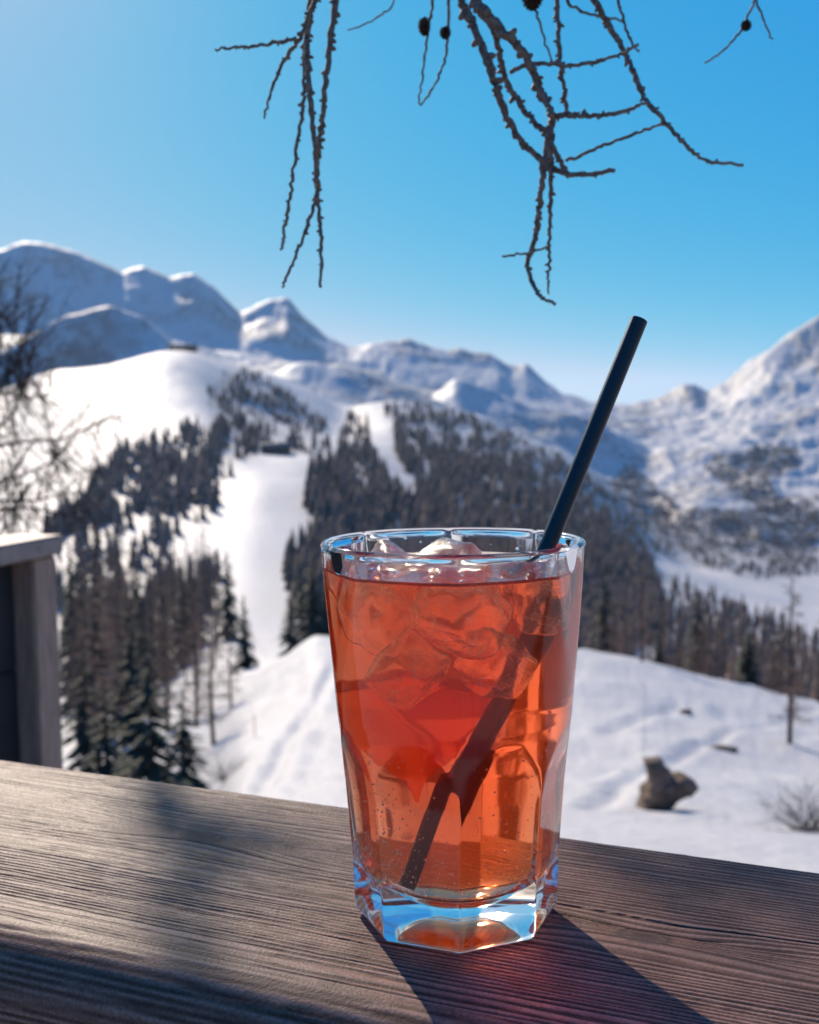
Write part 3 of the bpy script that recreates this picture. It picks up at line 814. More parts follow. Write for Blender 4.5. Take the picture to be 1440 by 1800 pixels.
def cone_tree(k=5, tiers=3):
    V = []; T = []
    for t in range(tiers):
        z0 = 0.06 + 0.27 * t; r = 0.19 * (1 - 0.27 * t); z1 = min(1.0, z0 + 0.44)
        b = len(V)
        for a in range(k):
            an = 2 * np.pi * (a + 0.5 * (t % 2)) / k; V.append((r * np.cos(an), r * np.sin(an), z0))
        V.append((0, 0, z1))
        for a in range(k): T.append((b + a, b + (a + 1) % k, b + k))
    return np.array(V), np.array(T)
CT_V, CT_T = cone_tree()

def scatter():
    P = []
    area = lambda p: 0.5 * abs(np.dot(np.array(p)[:, 0], np.roll(np.array(p)[:, 1], 1)) - np.dot(np.array(p)[:, 1], np.roll(np.array(p)[:, 0], 1)))
    for nm, (poly, dn) in WOODS.items():
        a = np.array(poly); n = int(area(poly) * dn * {'flank': 0.045, 'lower': 0.006, 'valley2': 0.012, 'basin': 0.020, 'left': 0.030}.get(nm, 0.045))
        lo, hi = a.min(0), a.max(0); k = 0
        while k < n:
            x = rng.uniform(lo[0], hi[0]); y = rng.uniform(lo[1], hi[1]); k += 0.0
            if not inpoly(np.array([x]), np.array([y]), poly)[0]: continue
            k += 1
            if any(inpoly(np.array([x]), np.array([y]), h)[0] for h in HOLES): continue
            if rng.random() < 0.9 and fbm(np.array([x / 22.0]), np.array([y / 13.0]), 3, 5)*1.5*np.ones(1)[0] > {'flank': 0.42, 'valley': 0.12, 'rightwood': 0.5, 'left': 0.0, 'lower': -0.15, 'ridge': 0.05}.get(nm, 0.15): continue
            q = hit(x, y, 330)
            if q is None or q.y < 380: continue
            P.append((q.x, q.y, q.z, rng.uniform(8, 22) * (0.8 if q.y > 1500 else 1.0), nm in ('lower', 'left', 'valley2', 'valley')))
    return np.array(P)
FP = scatter()
nt = len(FP)
ang = rng.uniform(0, 6.28, nt); sc_ = FP[:, 3]; wd = rng.uniform(0.75, 1.2, nt)
ca, sa = np.cos(ang), np.sin(ang)
bx = CT_V[:, 0][None] * (sc_ * wd)[:, None]; by = CT_V[:, 1][None] * (sc_ * wd)[:, None]
VV = np.stack([bx * ca[:, None] - by * sa[:, None] + FP[:, 0:1], bx * sa[:, None] + by * ca[:, None] + FP[:, 1:2], CT_V[:, 2][None] * sc_[:, None] + FP[:, 2:3] - 0.5], -1)
TT = (CT_T[None] + (np.arange(nt) * len(CT_V))[:, None, None]).reshape(-1, 3)
me = mesh_np('forest', VV.reshape(-1, 3), TT)
lar = np.clip(rng.normal(0.45, 0.3, nt) + 0.3 * FP[:, 4], 0, 1)
attr(me, 'larch', np.repeat(lar, len(CT_V)))
forest_o = link('forest', me, M_FOREST, smooth=False)
tag(forest_o, 'dark conifer forest covering the far slopes in patches', 'forest', kind='stuff')
print('forest trees', nt)

# ---- single trees near enough to tell apart
def spruce_meshes(seed):
    r = np.random.default_rng(seed)
    tr = MB(); tr.tube([(0, 0, -0.06), (0, 0, 0.3), (0.004, 0, 0.7), (0, 0, 1.0)], [0.019, 0.014, 0.007, 0.001], 7)
    cr = MB()
    nb = 150
    for i in range(nb):
        t = (i + r.random()) / nb
        z = 0.07 + 0.92 * t
        L = (0.20 * (1 - t) ** 0.8 + 0.012) * r.uniform(0.72, 1.12)
        a = r.uniform(0, 6.283); d = np.array([np.cos(a), np.sin(a), 0]); s = np.array([-np.sin(a), np.cos(a), 0])
        droop = -0.28 - 0.35 * (1 - t) * r.uniform(0.6, 1.2)
        p0 = np.array([0, 0, z])
        for q in range(4):                                 # sprays along the branch
            f0 = q / 4.0; f1 = f0 + 0.42
            w = L * 0.30 * (1 - f0 * 0.55) * r.uniform(0.7, 1.2)
            b0 = p0 + d * L * f0 + np.array([0, 0, droop * L * f0 ** 1.3])
            b1 = p0 + d * L * f1 + np.array([0, 0, droop * L * f1 ** 1.3 + r.uniform(-.006, .004)])
            mid = (b0 + b1) / 2
            dn = np.array([0, 0, -w * 0.42])
            cr.add([b0, mid + s * w + dn, b1, mid - s * w + dn, mid + np.array([0, 0, .006])], T=[(0, 1, 4), (1, 2, 4), (2, 3, 4), (3, 0, 4)])
    return tr.mesh('trunk'), cr.mesh('crown')

def larch_meshes(seed):
    r = np.random.default_rng(seed)
    tr = MB()
    lean = r.uniform(-.012, .012, 2)
    tr.tube([(0, 0, -0.06), (lean[0], lean[1], 0.35), (0, lean[1], 0.7), (0, 0, 1.0)], [0.016, 0.012, 0.007, 0.001], 7)
    cr = MB()
    nb = 70
    for i in range(nb):
        t = (i + r.random()) / nb
        z = 0.16 + 0.83 * t
        L = (0.20 * (1 - t) ** 0.75 + 0.015) * r.uniform(0.6, 1.15)
        a = r.uniform(0, 6.283); d = np.array([np.cos(a), np.sin(a), 0])
        s = np.array([-np.sin(a), np.cos(a), 0])
        pts = [np.array([0, 0, z]) + d * L * f + np.array([0, 0, L * (-0.10 * f + 0.18 * f * f)]) + s * L * r.normal(0, .03) for f in (0, .35, .7, 1)]
        cr.tube(pts, [0.0034 * (1 - t) + .0012, .0022 * (1 - t) + .001, .0012, .0004], 3, cap=False)
        for q in range(10):
            f = r.uniform(0.15, 1.0); k = min(2, int(f * 3)); b = pts[k] + (pts[k + 1] - pts[k]) * (f * 3 - k if f < 1 else 1)
            e = b + (d * r.uniform(-.2, .6) + s * r.uniform(-1, 1) + np.array([0, 0, r.uniform(-1.1, .15)])) * L * r.uniform(.14, .42)
            n = np.cross(e - b, r.normal(0, 1, 3)); n = n / (np.linalg.norm(n) + 1e-9) * r.uniform(.0012, .0028)
            cr.add([b - n, b + n, e], T=[(0, 1, 2)])
            for w in range(3):
                b2 = b + (e - b) * r.uniform(.3, 1)
                e2 = b2 + r.normal(0, 1, 3) * np.array([1, 1, .8]) * L * .10 + np.array([0, 0, -.02 * L])
                n2 = np.cross(e2 - b2, r.normal(0, 1, 3)); n2 = n2 / (np.linalg.norm(n2) + 1e-9) * .0013
                cr.add([b2 - n2, b2 + n2, e2], T=[(0, 1, 2)])
    return tr.mesh('trunk'), cr.mesh('crown')
PROTO = {'spruce': [spruce_meshes(s) for s in (1, 2, 3)], 'larch': [larch_meshes(s) for s in (11, 12, 13, 14)]}

def plant(kind, px, D, ytop, label, group):
    b = at(px, 900, D); z = ground(b.x, b.y)
    v = ray(px, ytop); top = CAMZ + v.z / math.hypot(v.x, v.y) * D
    h = max(3.0, top - z)
    o = empty(kind + '_tree', (b.x, b.y, z - 0.15))
    tm, cm = random.choice(PROTO[kind])
    rz = random.uniform(0, 6.28); fat = random.uniform(0.9, 1.15) * min(1.3, max(0.8, 11.0 / h)) ** 0.5
    for nm, me_, mt in (('trunk', tm, M_BARK), ('crown', cm, M_NEEDLE if kind == 'spruce' else M_LTWIG)):
        if not me_.materials: me_.materials.append(mt)
        c = bpy.data.objects.new(nm, me_); S.collection.objects.link(c)
        c.parent = o; c.scale = (h * fat, h * fat, h); c.rotation_euler = (0, 0, rz)
    tag(o, label, 'tree', group)
    return o
SG = 'dark spruces in the wood behind the left railing'
for (px, D, yt, lb) in ((252, 44, 1118, 'tall dark spruce whose tip rises just above the left end of the board'),
                        (172, 50, 1185, 'dark spruce beside the left railing post, low down'),
                        (312, 54, 1205, 'dark spruce at the snow edge right of the tallest one above the board'),
                        (135, 64, 1120, 'dark spruce standing close to the left railing post'),
                        (222, 78, 1055, 'dark spruce behind the tall one above the left board'),
                        (424, 168, 1042, 'slim solitary spruce with a blue shadow beside the snow piste'),
                        (505, 190, 1036, 'small spruce between the solitary spruce and the glass'),
                        (396, 300, 962, 'small spruce on the edge of the piste above the solitary spruce'),
                        (548, 240, 965, 'spruce right beside the left wall of the glass'),
                        (575, 235, 990, 'spruce half hidden behind the left wall of the glass'),
                        (528, 300, 1000, 'small dark spruce below the lower end of the piste')):
    plant('spruce', px, D, yt, lb, SG)
LG = 'bare brown larches in the wood behind the left railing'
for (px, D, yt, lb) in ((365, 84, 1060, 'bare greyish larch at the edge of the bright snow, left of the piste'),
                        (398, 100, 1110, 'lower bare larch next to the bright snow'),
                        (335, 112, 1010, 'bare larch with pale snow gaps behind it, middle of the left wood'),
                        (285, 130, 1000, 'bare brown larch in the middle of the left wood'),
                        (158, 140, 985, 'bare larch right above the railing post'),
                        (205, 150, 975, 'bare larch second from the railing post')):
    plant('larch', px, D, yt, lb, LG)
ORD = ['first', 'second', 'third', 'fourth', 'fifth', 'sixth', 'seventh', 'eighth', 'ninth', 'tenth', 'eleventh', 'twelfth', 'thirteenth', 'fourteenth', 'fifteenth']
for row, (D0, nrow, y0) in (('front', (200, 11, 1030)), ('second', (265, 11, 1000)), ('third', (330, 12, 965)), ('rear', (405, 12, 935))):
    for k in range(nrow):
        px = 108 + (k + random.uniform(.15, .85)) * 275 / nrow; kd = random.choice(['larch', 'larch', 'spruce'])
        plant(kd, px, D0 + random.uniform(-22, 22), y0 + random.uniform(-28, 28), ('bare brown larch' if kd == 'larch' else 'dark spruce') + ', %s from the railing post in the %s row of the left wood' % (ORD[k], row), 'trees of the mixed wood on the left')
RG = 'bare larches behind the crest of the snow slope'
for (px, D, yt, lb) in ((1130, 106, 985, 'broad brown larch with its trunk base on the snow crest, right of the glass'),
                        (1252, 112, 1050, 'brown larch with a short trunk showing on the middle of the crest'),
                        (1394, 62, 1000, 'thin dark larch standing alone on the snow slope at the right')):
    plant('larch', px, D, yt, lb, RG)
for row, D0, y0 in (('front', 128, 1040), ('rear', 168, 1015)):
    for k in range(15):
        px = 1040 + 27.5 * (k + random.uniform(.1, .9)); kd = 'larch' if (k + D0) % 6 else 'spruce'
        plant(kd, px, D0 + random.uniform(-8, 12), y0 + 0.24 * (px - 1040) + random.uniform(-35, 35), ('brown larch' if kd == 'larch' else 'dark spruce') + ', %s from the glass in the %s row behind the right snow crest' % (ORD[k], row), 'rows of trees behind the right snow crest')

# ---- bare larch close by at the left edge, branches reaching into the picture
def near_larch():
    r = np.random.default_rng(5)
    D0 = 6.5
    base = at(-210, 900, D0); zb = ground(base.x, base.y)
    o = empty('larch_tree', (base.x, base.y, zb))
    tr = MB(); tr.tube([(base.x, base.y, zb - .2), (base.x + .03, base.y, 0.5), (base.x, base.y, 3.4), (base.x + .05, base.y, 7.0)], [.14, .12, .09, .03], 12)
    tr.build('trunk', M_BARK, o)
    lines = [[(-205, 830), (-90, 800), (0, 782), (60, 774), (110, 771), (165, 748), (215, 728)],
             [(-205, 800), (-80, 770), (-10, 700), (30, 640), (48, 575)],
             [(-205, 700), (-70, 660), (0, 640), (40, 610)],
             [(-205, 760), (-90, 790), (-20, 770), (20, 730), (50, 660), (58, 610)],
             [(-205, 930), (-60, 890), (0, 880), (60, 880), (110, 868), (150, 866)],
             [(-205, 860), (-60, 850), (0, 845), (40, 835), (85, 815), (120, 790)],
             [(-205, 980), (-90, 950), (-20, 925), (30, 890), (50, 850)],
             [(-205, 640), (-80, 600), (-10, 585), (30, 565)],
             [(-205, 560), (-80, 520), (-20, 530), (10, 560)],
             [(-205, 900), (-40, 905), (40, 890), (120, 905), (160, 895)],
             [(-205, 720), (-60, 700), (10, 690), (50, 700), (90, 690)]]
    for li in lines:
        dd = D0 + np.linspace(0, r.uniform(-.5, .5), len(li))
        pts = np.array([at(x, y, d) for (x, y), d in zip(li, dd)])
        b = MB(); b.tube(pts, np.linspace(.013, .0035, len(pts)), 6)
        n = 26
        for i in range(n):
            f = r.uniform(0.3, 1.0) * (len(pts) - 1); k = min(int(f), len(pts) - 2); p0 = pts[k] + (pts[k + 1] - pts[k]) * (f - k)
            L = r.uniform(.10, .34)
            d = np.array([r.uniform(-.3, .8), r.uniform(-.5, .5), r.choice([-1, 1], p=[.6, .4]) * r.uniform(.4, 1.1)]); d /= np.linalg.norm(d)
            q = [p0, p0 + d * L * .5 + r.normal(0, .012, 3), p0 + d * L + r.normal(0, .02, 3)]
            b.tube(q, [.0042, .0032, .0016], 4, cap=False)
            for w in range(5):
                t = r.uniform(.2, 1); p1 = q[0] + (q[2] - q[0]) * t
                b.tube([p1, p1 + (d * .4 + r.normal(0, .6, 3)) * .09], [.0022, .001], 3, cap=False)
        b.build('branch', M_LTWIG2, o)
    tag(o, 'bare larch at the left picture edge, blurred twigs in front of the snow ridge', 'tree')
M_LTWIG2 = mat_simple('larch_branch_bark', (0.035, 0.026, 0.022), (0.095, 0.07, 0.058), 30, 0.85)
near_larch()

# ---- boulders, shrubs, poles and huts
M_ROCK = mat_simple('brown_rock', (0.085, 0.058, 0.042), (0.24, 0.165, 0.115), 3.0, 0.9)
def boulder(label, px, py, wpx, hpx, seed):
    b = hit(px, py, 14); D = math.hypot(b.x, b.y); s = D / FPX
    bm = bmesh.new(); bmesh.ops.create_icosphere(bm, subdivisions=3, radius=1)
    rr = np.random.default_rng(seed); dirs = rr.normal(0, 1, (9, 3)); dirs /= np.linalg.norm(dirs, axis=1)[:, None]; cut = rr.uniform(.55, .85, 9)
    for v in bm.verts:
        c = np.array(v.co)
        for dv, k in zip(dirs, cut):
            e = c @ dv - k
            if e > 0: c = c - dv * e * .92
        v.co = Vector((c[0] * wpx * s / 2, c[1] * wpx * s / 2.4, c[2] * hpx * s * .62))
    me = bpy.data.meshes.new('boulder'); bm.to_mesh(me); bm.free()
    o = link('boulder', me, M_ROCK, smooth=False); o.location = b + Vector((0, 0, hpx * s * .12))
    tag(o, label, 'rock', 'rocks on the right snow slope'); return o
boulder('small dark rock poking out of the snow below the crest larch', 1207, 1254, 24, 12, 3)
boulder('flat dark rock slab lying in the snow above the big brown rock', 1272, 1318, 52, 12, 6)
def big_rock():
    b = hit(1165, 1424, 14); D = math.hypot(b.x, b.y)
    out = [(1136, 1336), (1150, 1334), (1162, 1333), (1170, 1348), (1180, 1367), (1190, 1370), (1200, 1364), (1214, 1372), (1224, 1385), (1212, 1396), (1195, 1404), (1180, 1415), (1166, 1424), (1144, 1424), (1120, 1428), (1128, 1412), (1127, 1400), (1141, 1394), (1144, 1376), (1140, 1354)]
    c0 = np.array(at(1160, 1395, D - .45))
    rings = []
    for dd, sc2 in ((0.0, 1.0), (.35, 1.04), (.9, .72)):
        rings.append([c0 * (1 - sc2) + np.array(at(x, y, D)) * sc2 + np.array([0, dd - .2, 0]) for x, y in out])
    k = len(out); mb = MB(); V = np.concatenate(rings + [[c0], [np.mean(rings[2], axis=0) + np.array([0, .2, 0])]])
    V = V + np.random.default_rng(3).normal(0, .018, V.shape)
    j = np.arange(k); Q = []
    for a in range(2): Q.append(np.stack([a * k + j, a * k + (j + 1) % k, (a + 1) * k + (j + 1) % k, (a + 1) * k + j], -1))
    T = np.vstack([np.stack([np.full(k, 3 * k), (j + 1) % k, j], -1), np.stack([np.full(k, 3 * k + 1), 2 * k + j, 2 * k + (j + 1) % k], -1)])
    mb.add(V, np.vstack(Q), T)
    bm = bmesh.new(); bm.from_mesh(mb.mesh('boulder_raw')); bmesh.ops.triangulate(bm, faces=bm.faces[:])
    for _k in range(2):
        bmesh.ops.subdivide_edges(bm, edges=bm.edges[:], cuts=1, use_grid_fill=True)
        for v in bm.verts: v.co += Vector(v.normal) * float(fbm(np.array([v.co.x * 5 + v.co.z * 3]), np.array([v.co.z * 6 + v.co.y * 4]), 3, 8)[0]) * (.05 if _k == 0 else .03)
        bm.normal_update()
    me_ = bpy.data.meshes.new('boulder'); bm.to_mesh(me_); bm.free()
    o = link('boulder', me_, M_ROCK, smooth=False)
    tag(o, 'large angular brown rock sticking out of the snow right of the glass', 'rock', 'rocks on the right snow slope')
big_rock()
def shrub(label, px, py, hpx, seed, n=70):
    b = hit(px, py, 14); D = math.hypot(b.x, b.y); h = hpx * D / FPX; r = np.random.default_rng(seed)
    mb = MB()
    for i in range(n):
        d = r.normal(0, 1, 3) * np.array([.75, .5, 0]) + np.array([0, 0, r.uniform(.5, 1)]); d *= h * r.uniform(.5, 1) / np.linalg.norm(d)
        p0 = np.array(b) + np.array([r.normal(0, .12 * h), r.normal(0, .1 * h), -.03])
        q = [p0, p0 + d * .5 + r.normal(0, .03 * h, 3), p0 + d + r.normal(0, .05 * h, 3)]
        mb.tube(q, [.008, .006, .003], 3, cap=False)
        for w in range(3):
            p1 = q[1] + (q[2] - q[1]) * r.random(); mb.tube([p1, p1 + (d * .25 + r.normal(0, .12 * h, 3))], [.004, .002], 3, cap=False)
    o = mb.build('shrub', M_LTWIG2); tag(o, label, 'shrub', 'bare shrubs in the snow')
shrub('bare twiggy shrub at the right picture edge just above the board', 1424, 1462, 100, 4)
shrub('bare leaning shrub in the snow just above the left board', 395, 1372, 62, 5)
M_POLE = mat_simple('grey_pole', (0.22, 0.21, 0.2), (0.32, 0.3, 0.28), 5, 0.6)
M_RED = mat_simple('red_marker', (0.42, 0.09, 0.06), (0.5, 0.12, 0.08), 5, 0.5)
def pole(name, label, px, py, ytop, rad, mt, knob):
    b = hit(px, py, 14); D = math.hypot(b.x, b.y); v = ray(px, ytop); zt = CAMZ + v.z / math.hypot(v.x, v.y) * D
    o = empty(name, b)
    a = MB(); a.tube([b - Vector((0, 0, .1)), (b.x, b.y, zt)], rad, 8); a.build('stake', mt, o)
    a = MB(); a.tube([(b.x, b.y, zt - knob), (b.x, b.y, zt + .02)], [rad * 1.5, rad * 1.45], 8); a.build('top_band', M_POLE, o)
    tag(o, label, 'pole')
pole('snow_pole', 'thin grey snow pole standing above the big brown rock', 1133, 1338, 1205, .011, M_POLE, .08)
pole('piste_marker', 'small reddish piste marker on the snow above the left board', 448, 1296, 1258, .03, M_RED, .12)

M_HUTW = mat_simple('hut_timber', (0.05, 0.038, 0.03), (0.1, 0.075, 0.06), .4)
M_HUTR = mat_simple('hut_roof', (0.1, 0.1, 0.105), (0.2, 0.2, 0.21), .3)
def hut(label, px, py, wpx, hpx, D):
    b = at(px, py, D); z = ground(b.x, b.y); s = D / FPX; w, h, dp = wpx * s / 2, hpx * s, wpx * s * .35
    o = empty('mountain_hut', (b.x, b.y, z))
    a = MB(); a.box((b.x, b.y, z + h * .26), (w, 0, 0), (0, dp, 0), (0, 0, h * .34)); a.build('wall', M_HUTW, o, False)
    a = MB(); e = w * 1.12; f = dp * 1.25; zb = z + h * .59; zt2 = z + h
    V = [(b.x - e, b.y - f, zb), (b.x + e, b.y - f, zb), (b.x + e, b.y + f, zb), (b.x - e, b.y + f, zb), (b.x - e, b.y, zt2), (b.x + e, b.y, zt2)]
    a.add(V, [(0, 1, 5, 4), (2, 3, 4, 5), (0, 3, 2, 1)], [(0, 4, 3), (1, 2, 5)]); rf = a.build('roof', M_HUTR, o, False)
    a = MB(); a.box((b.x + w * .4, b.y - f * .3, zt2 - h * .02), (w * .05, 0, 0), (0, w * .05, 0), (0, 0, h * .16)); a.build('chimney', M_ROCK, rf, False)
    for q in (-.6, -.1, .5):
        a = MB(); a.box((b.x + w * q, b.y - dp - .1, z + h * .3), (w * .09, 0, 0), (0, .12, 0), (0, 0, h * .12)); a.build('window', M_HUTR, o, False)
    tag(o, label, 'hut')
hut('low dark mountain hut on the flat top of the piste', 486, 812, 46, 20, 1195)
hut('small dark lift station on the crest of the sunlit snow ridge', 322, 628, 44, 12, 2080)

# ================================================================== larch bough hanging into the top of the picture
m = Mat('larch_twig_bark')
f = m.noise(m.coord(), 350, 4); c = m.ramp(f, [(0.3, (0.07, 0.047, 0.035)), (0.7, (0.28, 0.195, 0.145))])
c = m.mix(m.attr('tip'), c, (0.30, 0.24, 0.19))
p = m.principled(c, 0.7, Specular__IOR__Level=0.25); m.l(m.bump(f, .5, .0008), p.inputs['Normal']); m.surf(p.outputs[0]); M_TWIG = m.m
M_CONE = mat_simple('larch_cone_scales', (0.03, 0.018, 0.014), (0.09, 0.055, 0.04), 400, 0.8)
DB = 0.62
TW = [ # photo course, half-width at start and end (photo px), knobs, depth offset
 ([(548, -95), (548, -20), (541, 60), (540, 110), (545, 170), (553, 250), (556, 300), (558, 335), (548, 372), (530, 425), (510, 472), (497, 506)], 8.0, 3.2, 1, 0.00),
 ([(592, -95), (592, -20), (580, 80), (572, 150), (565, 220), (560, 262), (557, 320), (562, 380), (565, 440), (564, 506)], 7.5, 4.0, 1, 0.012),
 ([(562, -95), (558, -20), (530, 60), (505, 100), (480, 150), (465, 207)], 7, 2.6, 1, -0.01),
 ([(520, 68), (470, 78), (420, 83), (376, 88)], 4.5, 2.5, 1, -0.01),
 ([(546, 10), (536, 90), (534, 150), (531, 200), (520, 270), (510, 340), (500, 400), (494, 440)], 5.5, 3.5, 1, 0.02),
 ([(712, -95), (694, 0), (664, 30), (612, 55)], 3.0, 1.8, 0, 0.05),
 ([(772, -95), (765, -20), (755, 40), (748, 90), (742, 140), (735, 182)], 3.8, 2.2, 0, 0.03),
 ([(795, -95), (790, -20), (788, 50), (783, 100), (765, 147), (740, 186)], 4.2, 2.8, 0, 0.04),
 ([(790, -95), (802, -20), (830, 40), (855, 100), (870, 150), (890, 200), (915, 245), (945, 275), (975, 297), (1010, 307), (1050, 305), (1080, 298)], 10.5, 5.0, 1, 0.0),
 ([(810, -95), (825, -20), (870, 40), (905, 75), (930, 110), (945, 145), (962, 185), (972, 206)], 12, 7.5, 1, -0.015),
 ([(830, 5), (868, 55), (880, 100), (890, 140), (915, 185), (945, 220), (962, 236), (975, 265), (995, 300)], 7.5, 6, 1, 0.012),
 ([(897, 125), (940, 112), (1000, 115), (1050, 108), (1095, 93), (1122, 78)], 5.5, 3.2, 1, -0.012),
 ([(976, -95), (978, -20), (982, 60), (985, 110), (992, 160), (998, 202)], 6, 5, 1, 0.02),
 ([(972, 205), (1000, 202), (1050, 203), (1100, 195), (1136, 180)], 7.5, 3.4, 1, -0.01),
 ([(1010, -95), (1035, -20), (1065, 35), (1095, 85), (1115, 130), (1135, 175), (1170, 215), (1205, 255), (1245, 282), (1306, 290)], 8.5, 3.4, 1, 0.01),
 ([(995, 283), (1050, 260), (1110, 238), (1166, 218)], 4.5, 3.2, 0, 0.015),
 ([(972, 205), (965, 240), (956, 290), (952, 340), (945, 390), (935, 440), (928, 462), (935, 492), (950, 520), (976, 534)], 8.5, 3.6, 1, -0.005),
 ([(970, 235), (969, 300), (967, 370), (965, 430), (964, 490), (964, 518)], 6.5, 2.0, 1, 0.008),
 ([(930, -95), (938, 0), (955, 60), (972, 112)], 3.6, 2.2, 0, 0.03),
 ([(985, -40), (1000, 5), (1040, 25), (1092, 36)], 4.2, 2.6, 1, 0.03),
 ([(1075, -95), (1083, -20), (1100, 50), (1122, 92)], 4.2, 2.6, 1, 0.03),
 ([(883, 450), (930, 445), (965, 432)], 2.8, 2.6, 0, 0.0),
 ([(1338, -95), (1328, -20), (1325, 5), (1305, 50), (1275, 85), (1240, 112)], 4.0, 2.0, 0, 0.04),
 ([(1327, -8), (1340, 30), (1357, 68)], 3.0, 2.0, 0, 0.04),
]
CONES = [(746, 46, 11, 17, 6), (783, 57, 10, 11, 7), (936, -2, 17, 18, 18), (1312, 44, 9, 9, 22)]

def catmull(P, n=7):
    P = np.asarray(P, float); Q = np.vstack([2 * P[0] - P[1], P, 2 * P[-1] - P[-2]]); out = []
    for i in range(1, len(Q) - 2):
        for t in np.linspace(0, 1, n, endpoint=False):
            a, b, c, d = Q[i - 1], Q[i], Q[i + 1], Q[i + 2]
            out.append(0.5 * ((2 * b) + (c - a) * t + (2 * a - 5 * b + 4 * c - d) * t * t + (3 * b - a - 3 * c + d) * t ** 3))
    out.append(P[-1]); return np.array(out)
def make_bough():
    r = np.random.default_rng(21)
    o = empty('larch_bough', at(800, -110, DB))
    mb = MB()
    spine = catmull([at(360, -60, DB + .02), at(560, -92, DB + .005), at(800, -104, DB), at(1010, -100, DB + .01), at(1330, -110, DB + .04), at(1800, -190, DB + .16), at(2600, -420, DB + .5)], 8)
    rad = np.interp(np.linspace(0, 1, len(spine)), [0, 1], [.0032, .012]) * (1 + .08 * r.normal(0, 1, len(spine)))
    mb.tube(spine, rad, 10)
    me_ = mb.mesh('bough'); attr(me_, 'tip', np.zeros(len(me_.vertices))); link('bough', me_, M_TWIG, o)
    px = DB / FPX
    for ti, (crs, w0, w1, kn, dz) in enumerate(TW):
        pts = catmull([at(x, y, DB + dz + .006 * math.sin(ti * 1.7 + q)) for q, (x, y) in enumerate(crs)], 9)
        n = len(pts); t = np.linspace(0, 1, n)
        rad = (w0 + (w1 - w0) * t) * px * .76 * (1 + .10 * r.normal(0, 1, n))
        pts = pts + r.normal(0, .00035, pts.shape)
        mb = MB(); mb.tube(pts, rad, 8); tips = [np.repeat(np.clip((t - .8) / .2, 0, 1) * (.85 if w1 < 4.2 else .2), 8), [0, 0]]
        if kn:      # short shoots: stubby knobs on all sides
            L = np.concatenate([[0], np.cumsum(np.linalg.norm(np.diff(pts, axis=0), axis=1))])
            s = .003
            while s < L[-1] * .93:
                i_ = min(np.searchsorted(L, s), n - 1); p0 = pts[i_]; tv = pts[min(i_ + 1, n - 1)] - pts[max(i_ - 1, 0)]; tv /= np.linalg.norm(tv)
                d = np.cross(tv, r.normal(0, 1, 3)); d /= np.linalg.norm(d); d = d + tv * .25
                ln = rad[i_] * r.uniform(1.5, 2.3); kr = rad[i_] * r.uniform(.5, .85)
                mb.tube([p0, p0 + d * ln * .6, p0 + d * ln], [kr, kr * 1.05, kr * .55], 6); tips.append(np.full(20, .12))
                s += r.uniform(.0016, .0062)
        me_ = mb.mesh('twig'); attr(me_, 'tip', np.concatenate(tips)); link('twig', me_, M_TWIG, o)
    for (x, y, a, b, ti) in CONES:      # small egg-shaped cones built of scales
        dz = TW[ti][4]; c = np.array(at(x, y, DB + dz - .003)); mb = MB(); wa, hb = a * px, b * px
        for q in range(70):
            f = (q + .5) / 70; z = (1 - 2 * f); rr_ = math.sqrt(max(0, 1 - z * z)); an = q * 2.39996
            nrm = np.array([rr_ * math.cos(an), rr_ * math.sin(an), z]); pos = c + nrm * np.array([wa, wa, hb]) * .82
            tg = np.array([-math.sin(an), math.cos(an), 0]); up = np.cross(nrm, tg); s = .30 * wa
            mb.add([pos - tg * s, pos + tg * s, pos + nrm * s * .9 - up * s * 1.1 + tg * s * .5, pos + nrm * s * .9 - up * s * 1.1 - tg * s * .5, pos - nrm * s], [(0, 1, 2, 3)], [(0, 4, 1), (1, 4, 2), (2, 4, 3), (3, 4, 0)])
        th_ = np.linspace(0, np.pi, 7); mb.tube([c + np.array([0, 0, hb * .86 * math.cos(u)]) for u in th_], [max(1e-5, wa * .86 * math.sin(u)) for u in th_], 10)
        me_ = mb.mesh('cone'); link('cone', me_, M_CONE, o)
    # limbs of the same bough higher up towards the sun: they throw the soft shadows on the board
    def lift(q, t): return np.array(onz(q[0], q[1], ZT)) + np.array(SUNV) * t
    limbs = [([(200, 1180), (262, 1335), (318, 1430), (352, 1492), (318, 1580), (330, 1670), (362, 1790), (400, 2000)], 3.2, .0068),
             ([(352, 1492), (420, 1478), (480, 1500), (520, 1480)], 3.1, .004),
             ([(250, 1420), (318, 1452), (370, 1462), (440, 1440)], 3.3, .006),
             ([(900, 1380), (1060, 1480), (1180, 1530), (1330, 1570), (1500, 1640)], 3.3, .0042),
             ([(1060, 1480), (1120, 1560), (1240, 1600), (1330, 1680)], 3.2, .003),
             ([(1180, 1530), (1260, 1510), (1400, 1560), (1500, 1540)], 3.2, .003)]
    for crs, t_, w_ in limbs:
        pts = catmull([lift(q, t_) for q in crs], 8); n = len(pts); mb = MB()
        mb.tube(pts, w_ * (1 + .15 * r.normal(0, 1, n)), 8); tips = [np.zeros(8 * n + 2)]
        for i_ in range(0, n, 2):
            d = r.normal(0, 1, 3); d /= np.linalg.norm(d)
            mb.tube([pts[i_], pts[i_] + d * w_ * 2.5, pts[i_] + d * w_ * 5 + r.normal(0, w_, 3)], [w_ * .5, w_ * .4, w_ * .2], 5); tips.append(np.zeros(17))
        me_ = mb.mesh('limb'); attr(me_, 'tip', np.concatenate(tips)); link('limb', me_, M_TWIG, o)
    ends = [lift((200, 1180), 3.2), lift((900, 1380), 3.3)]
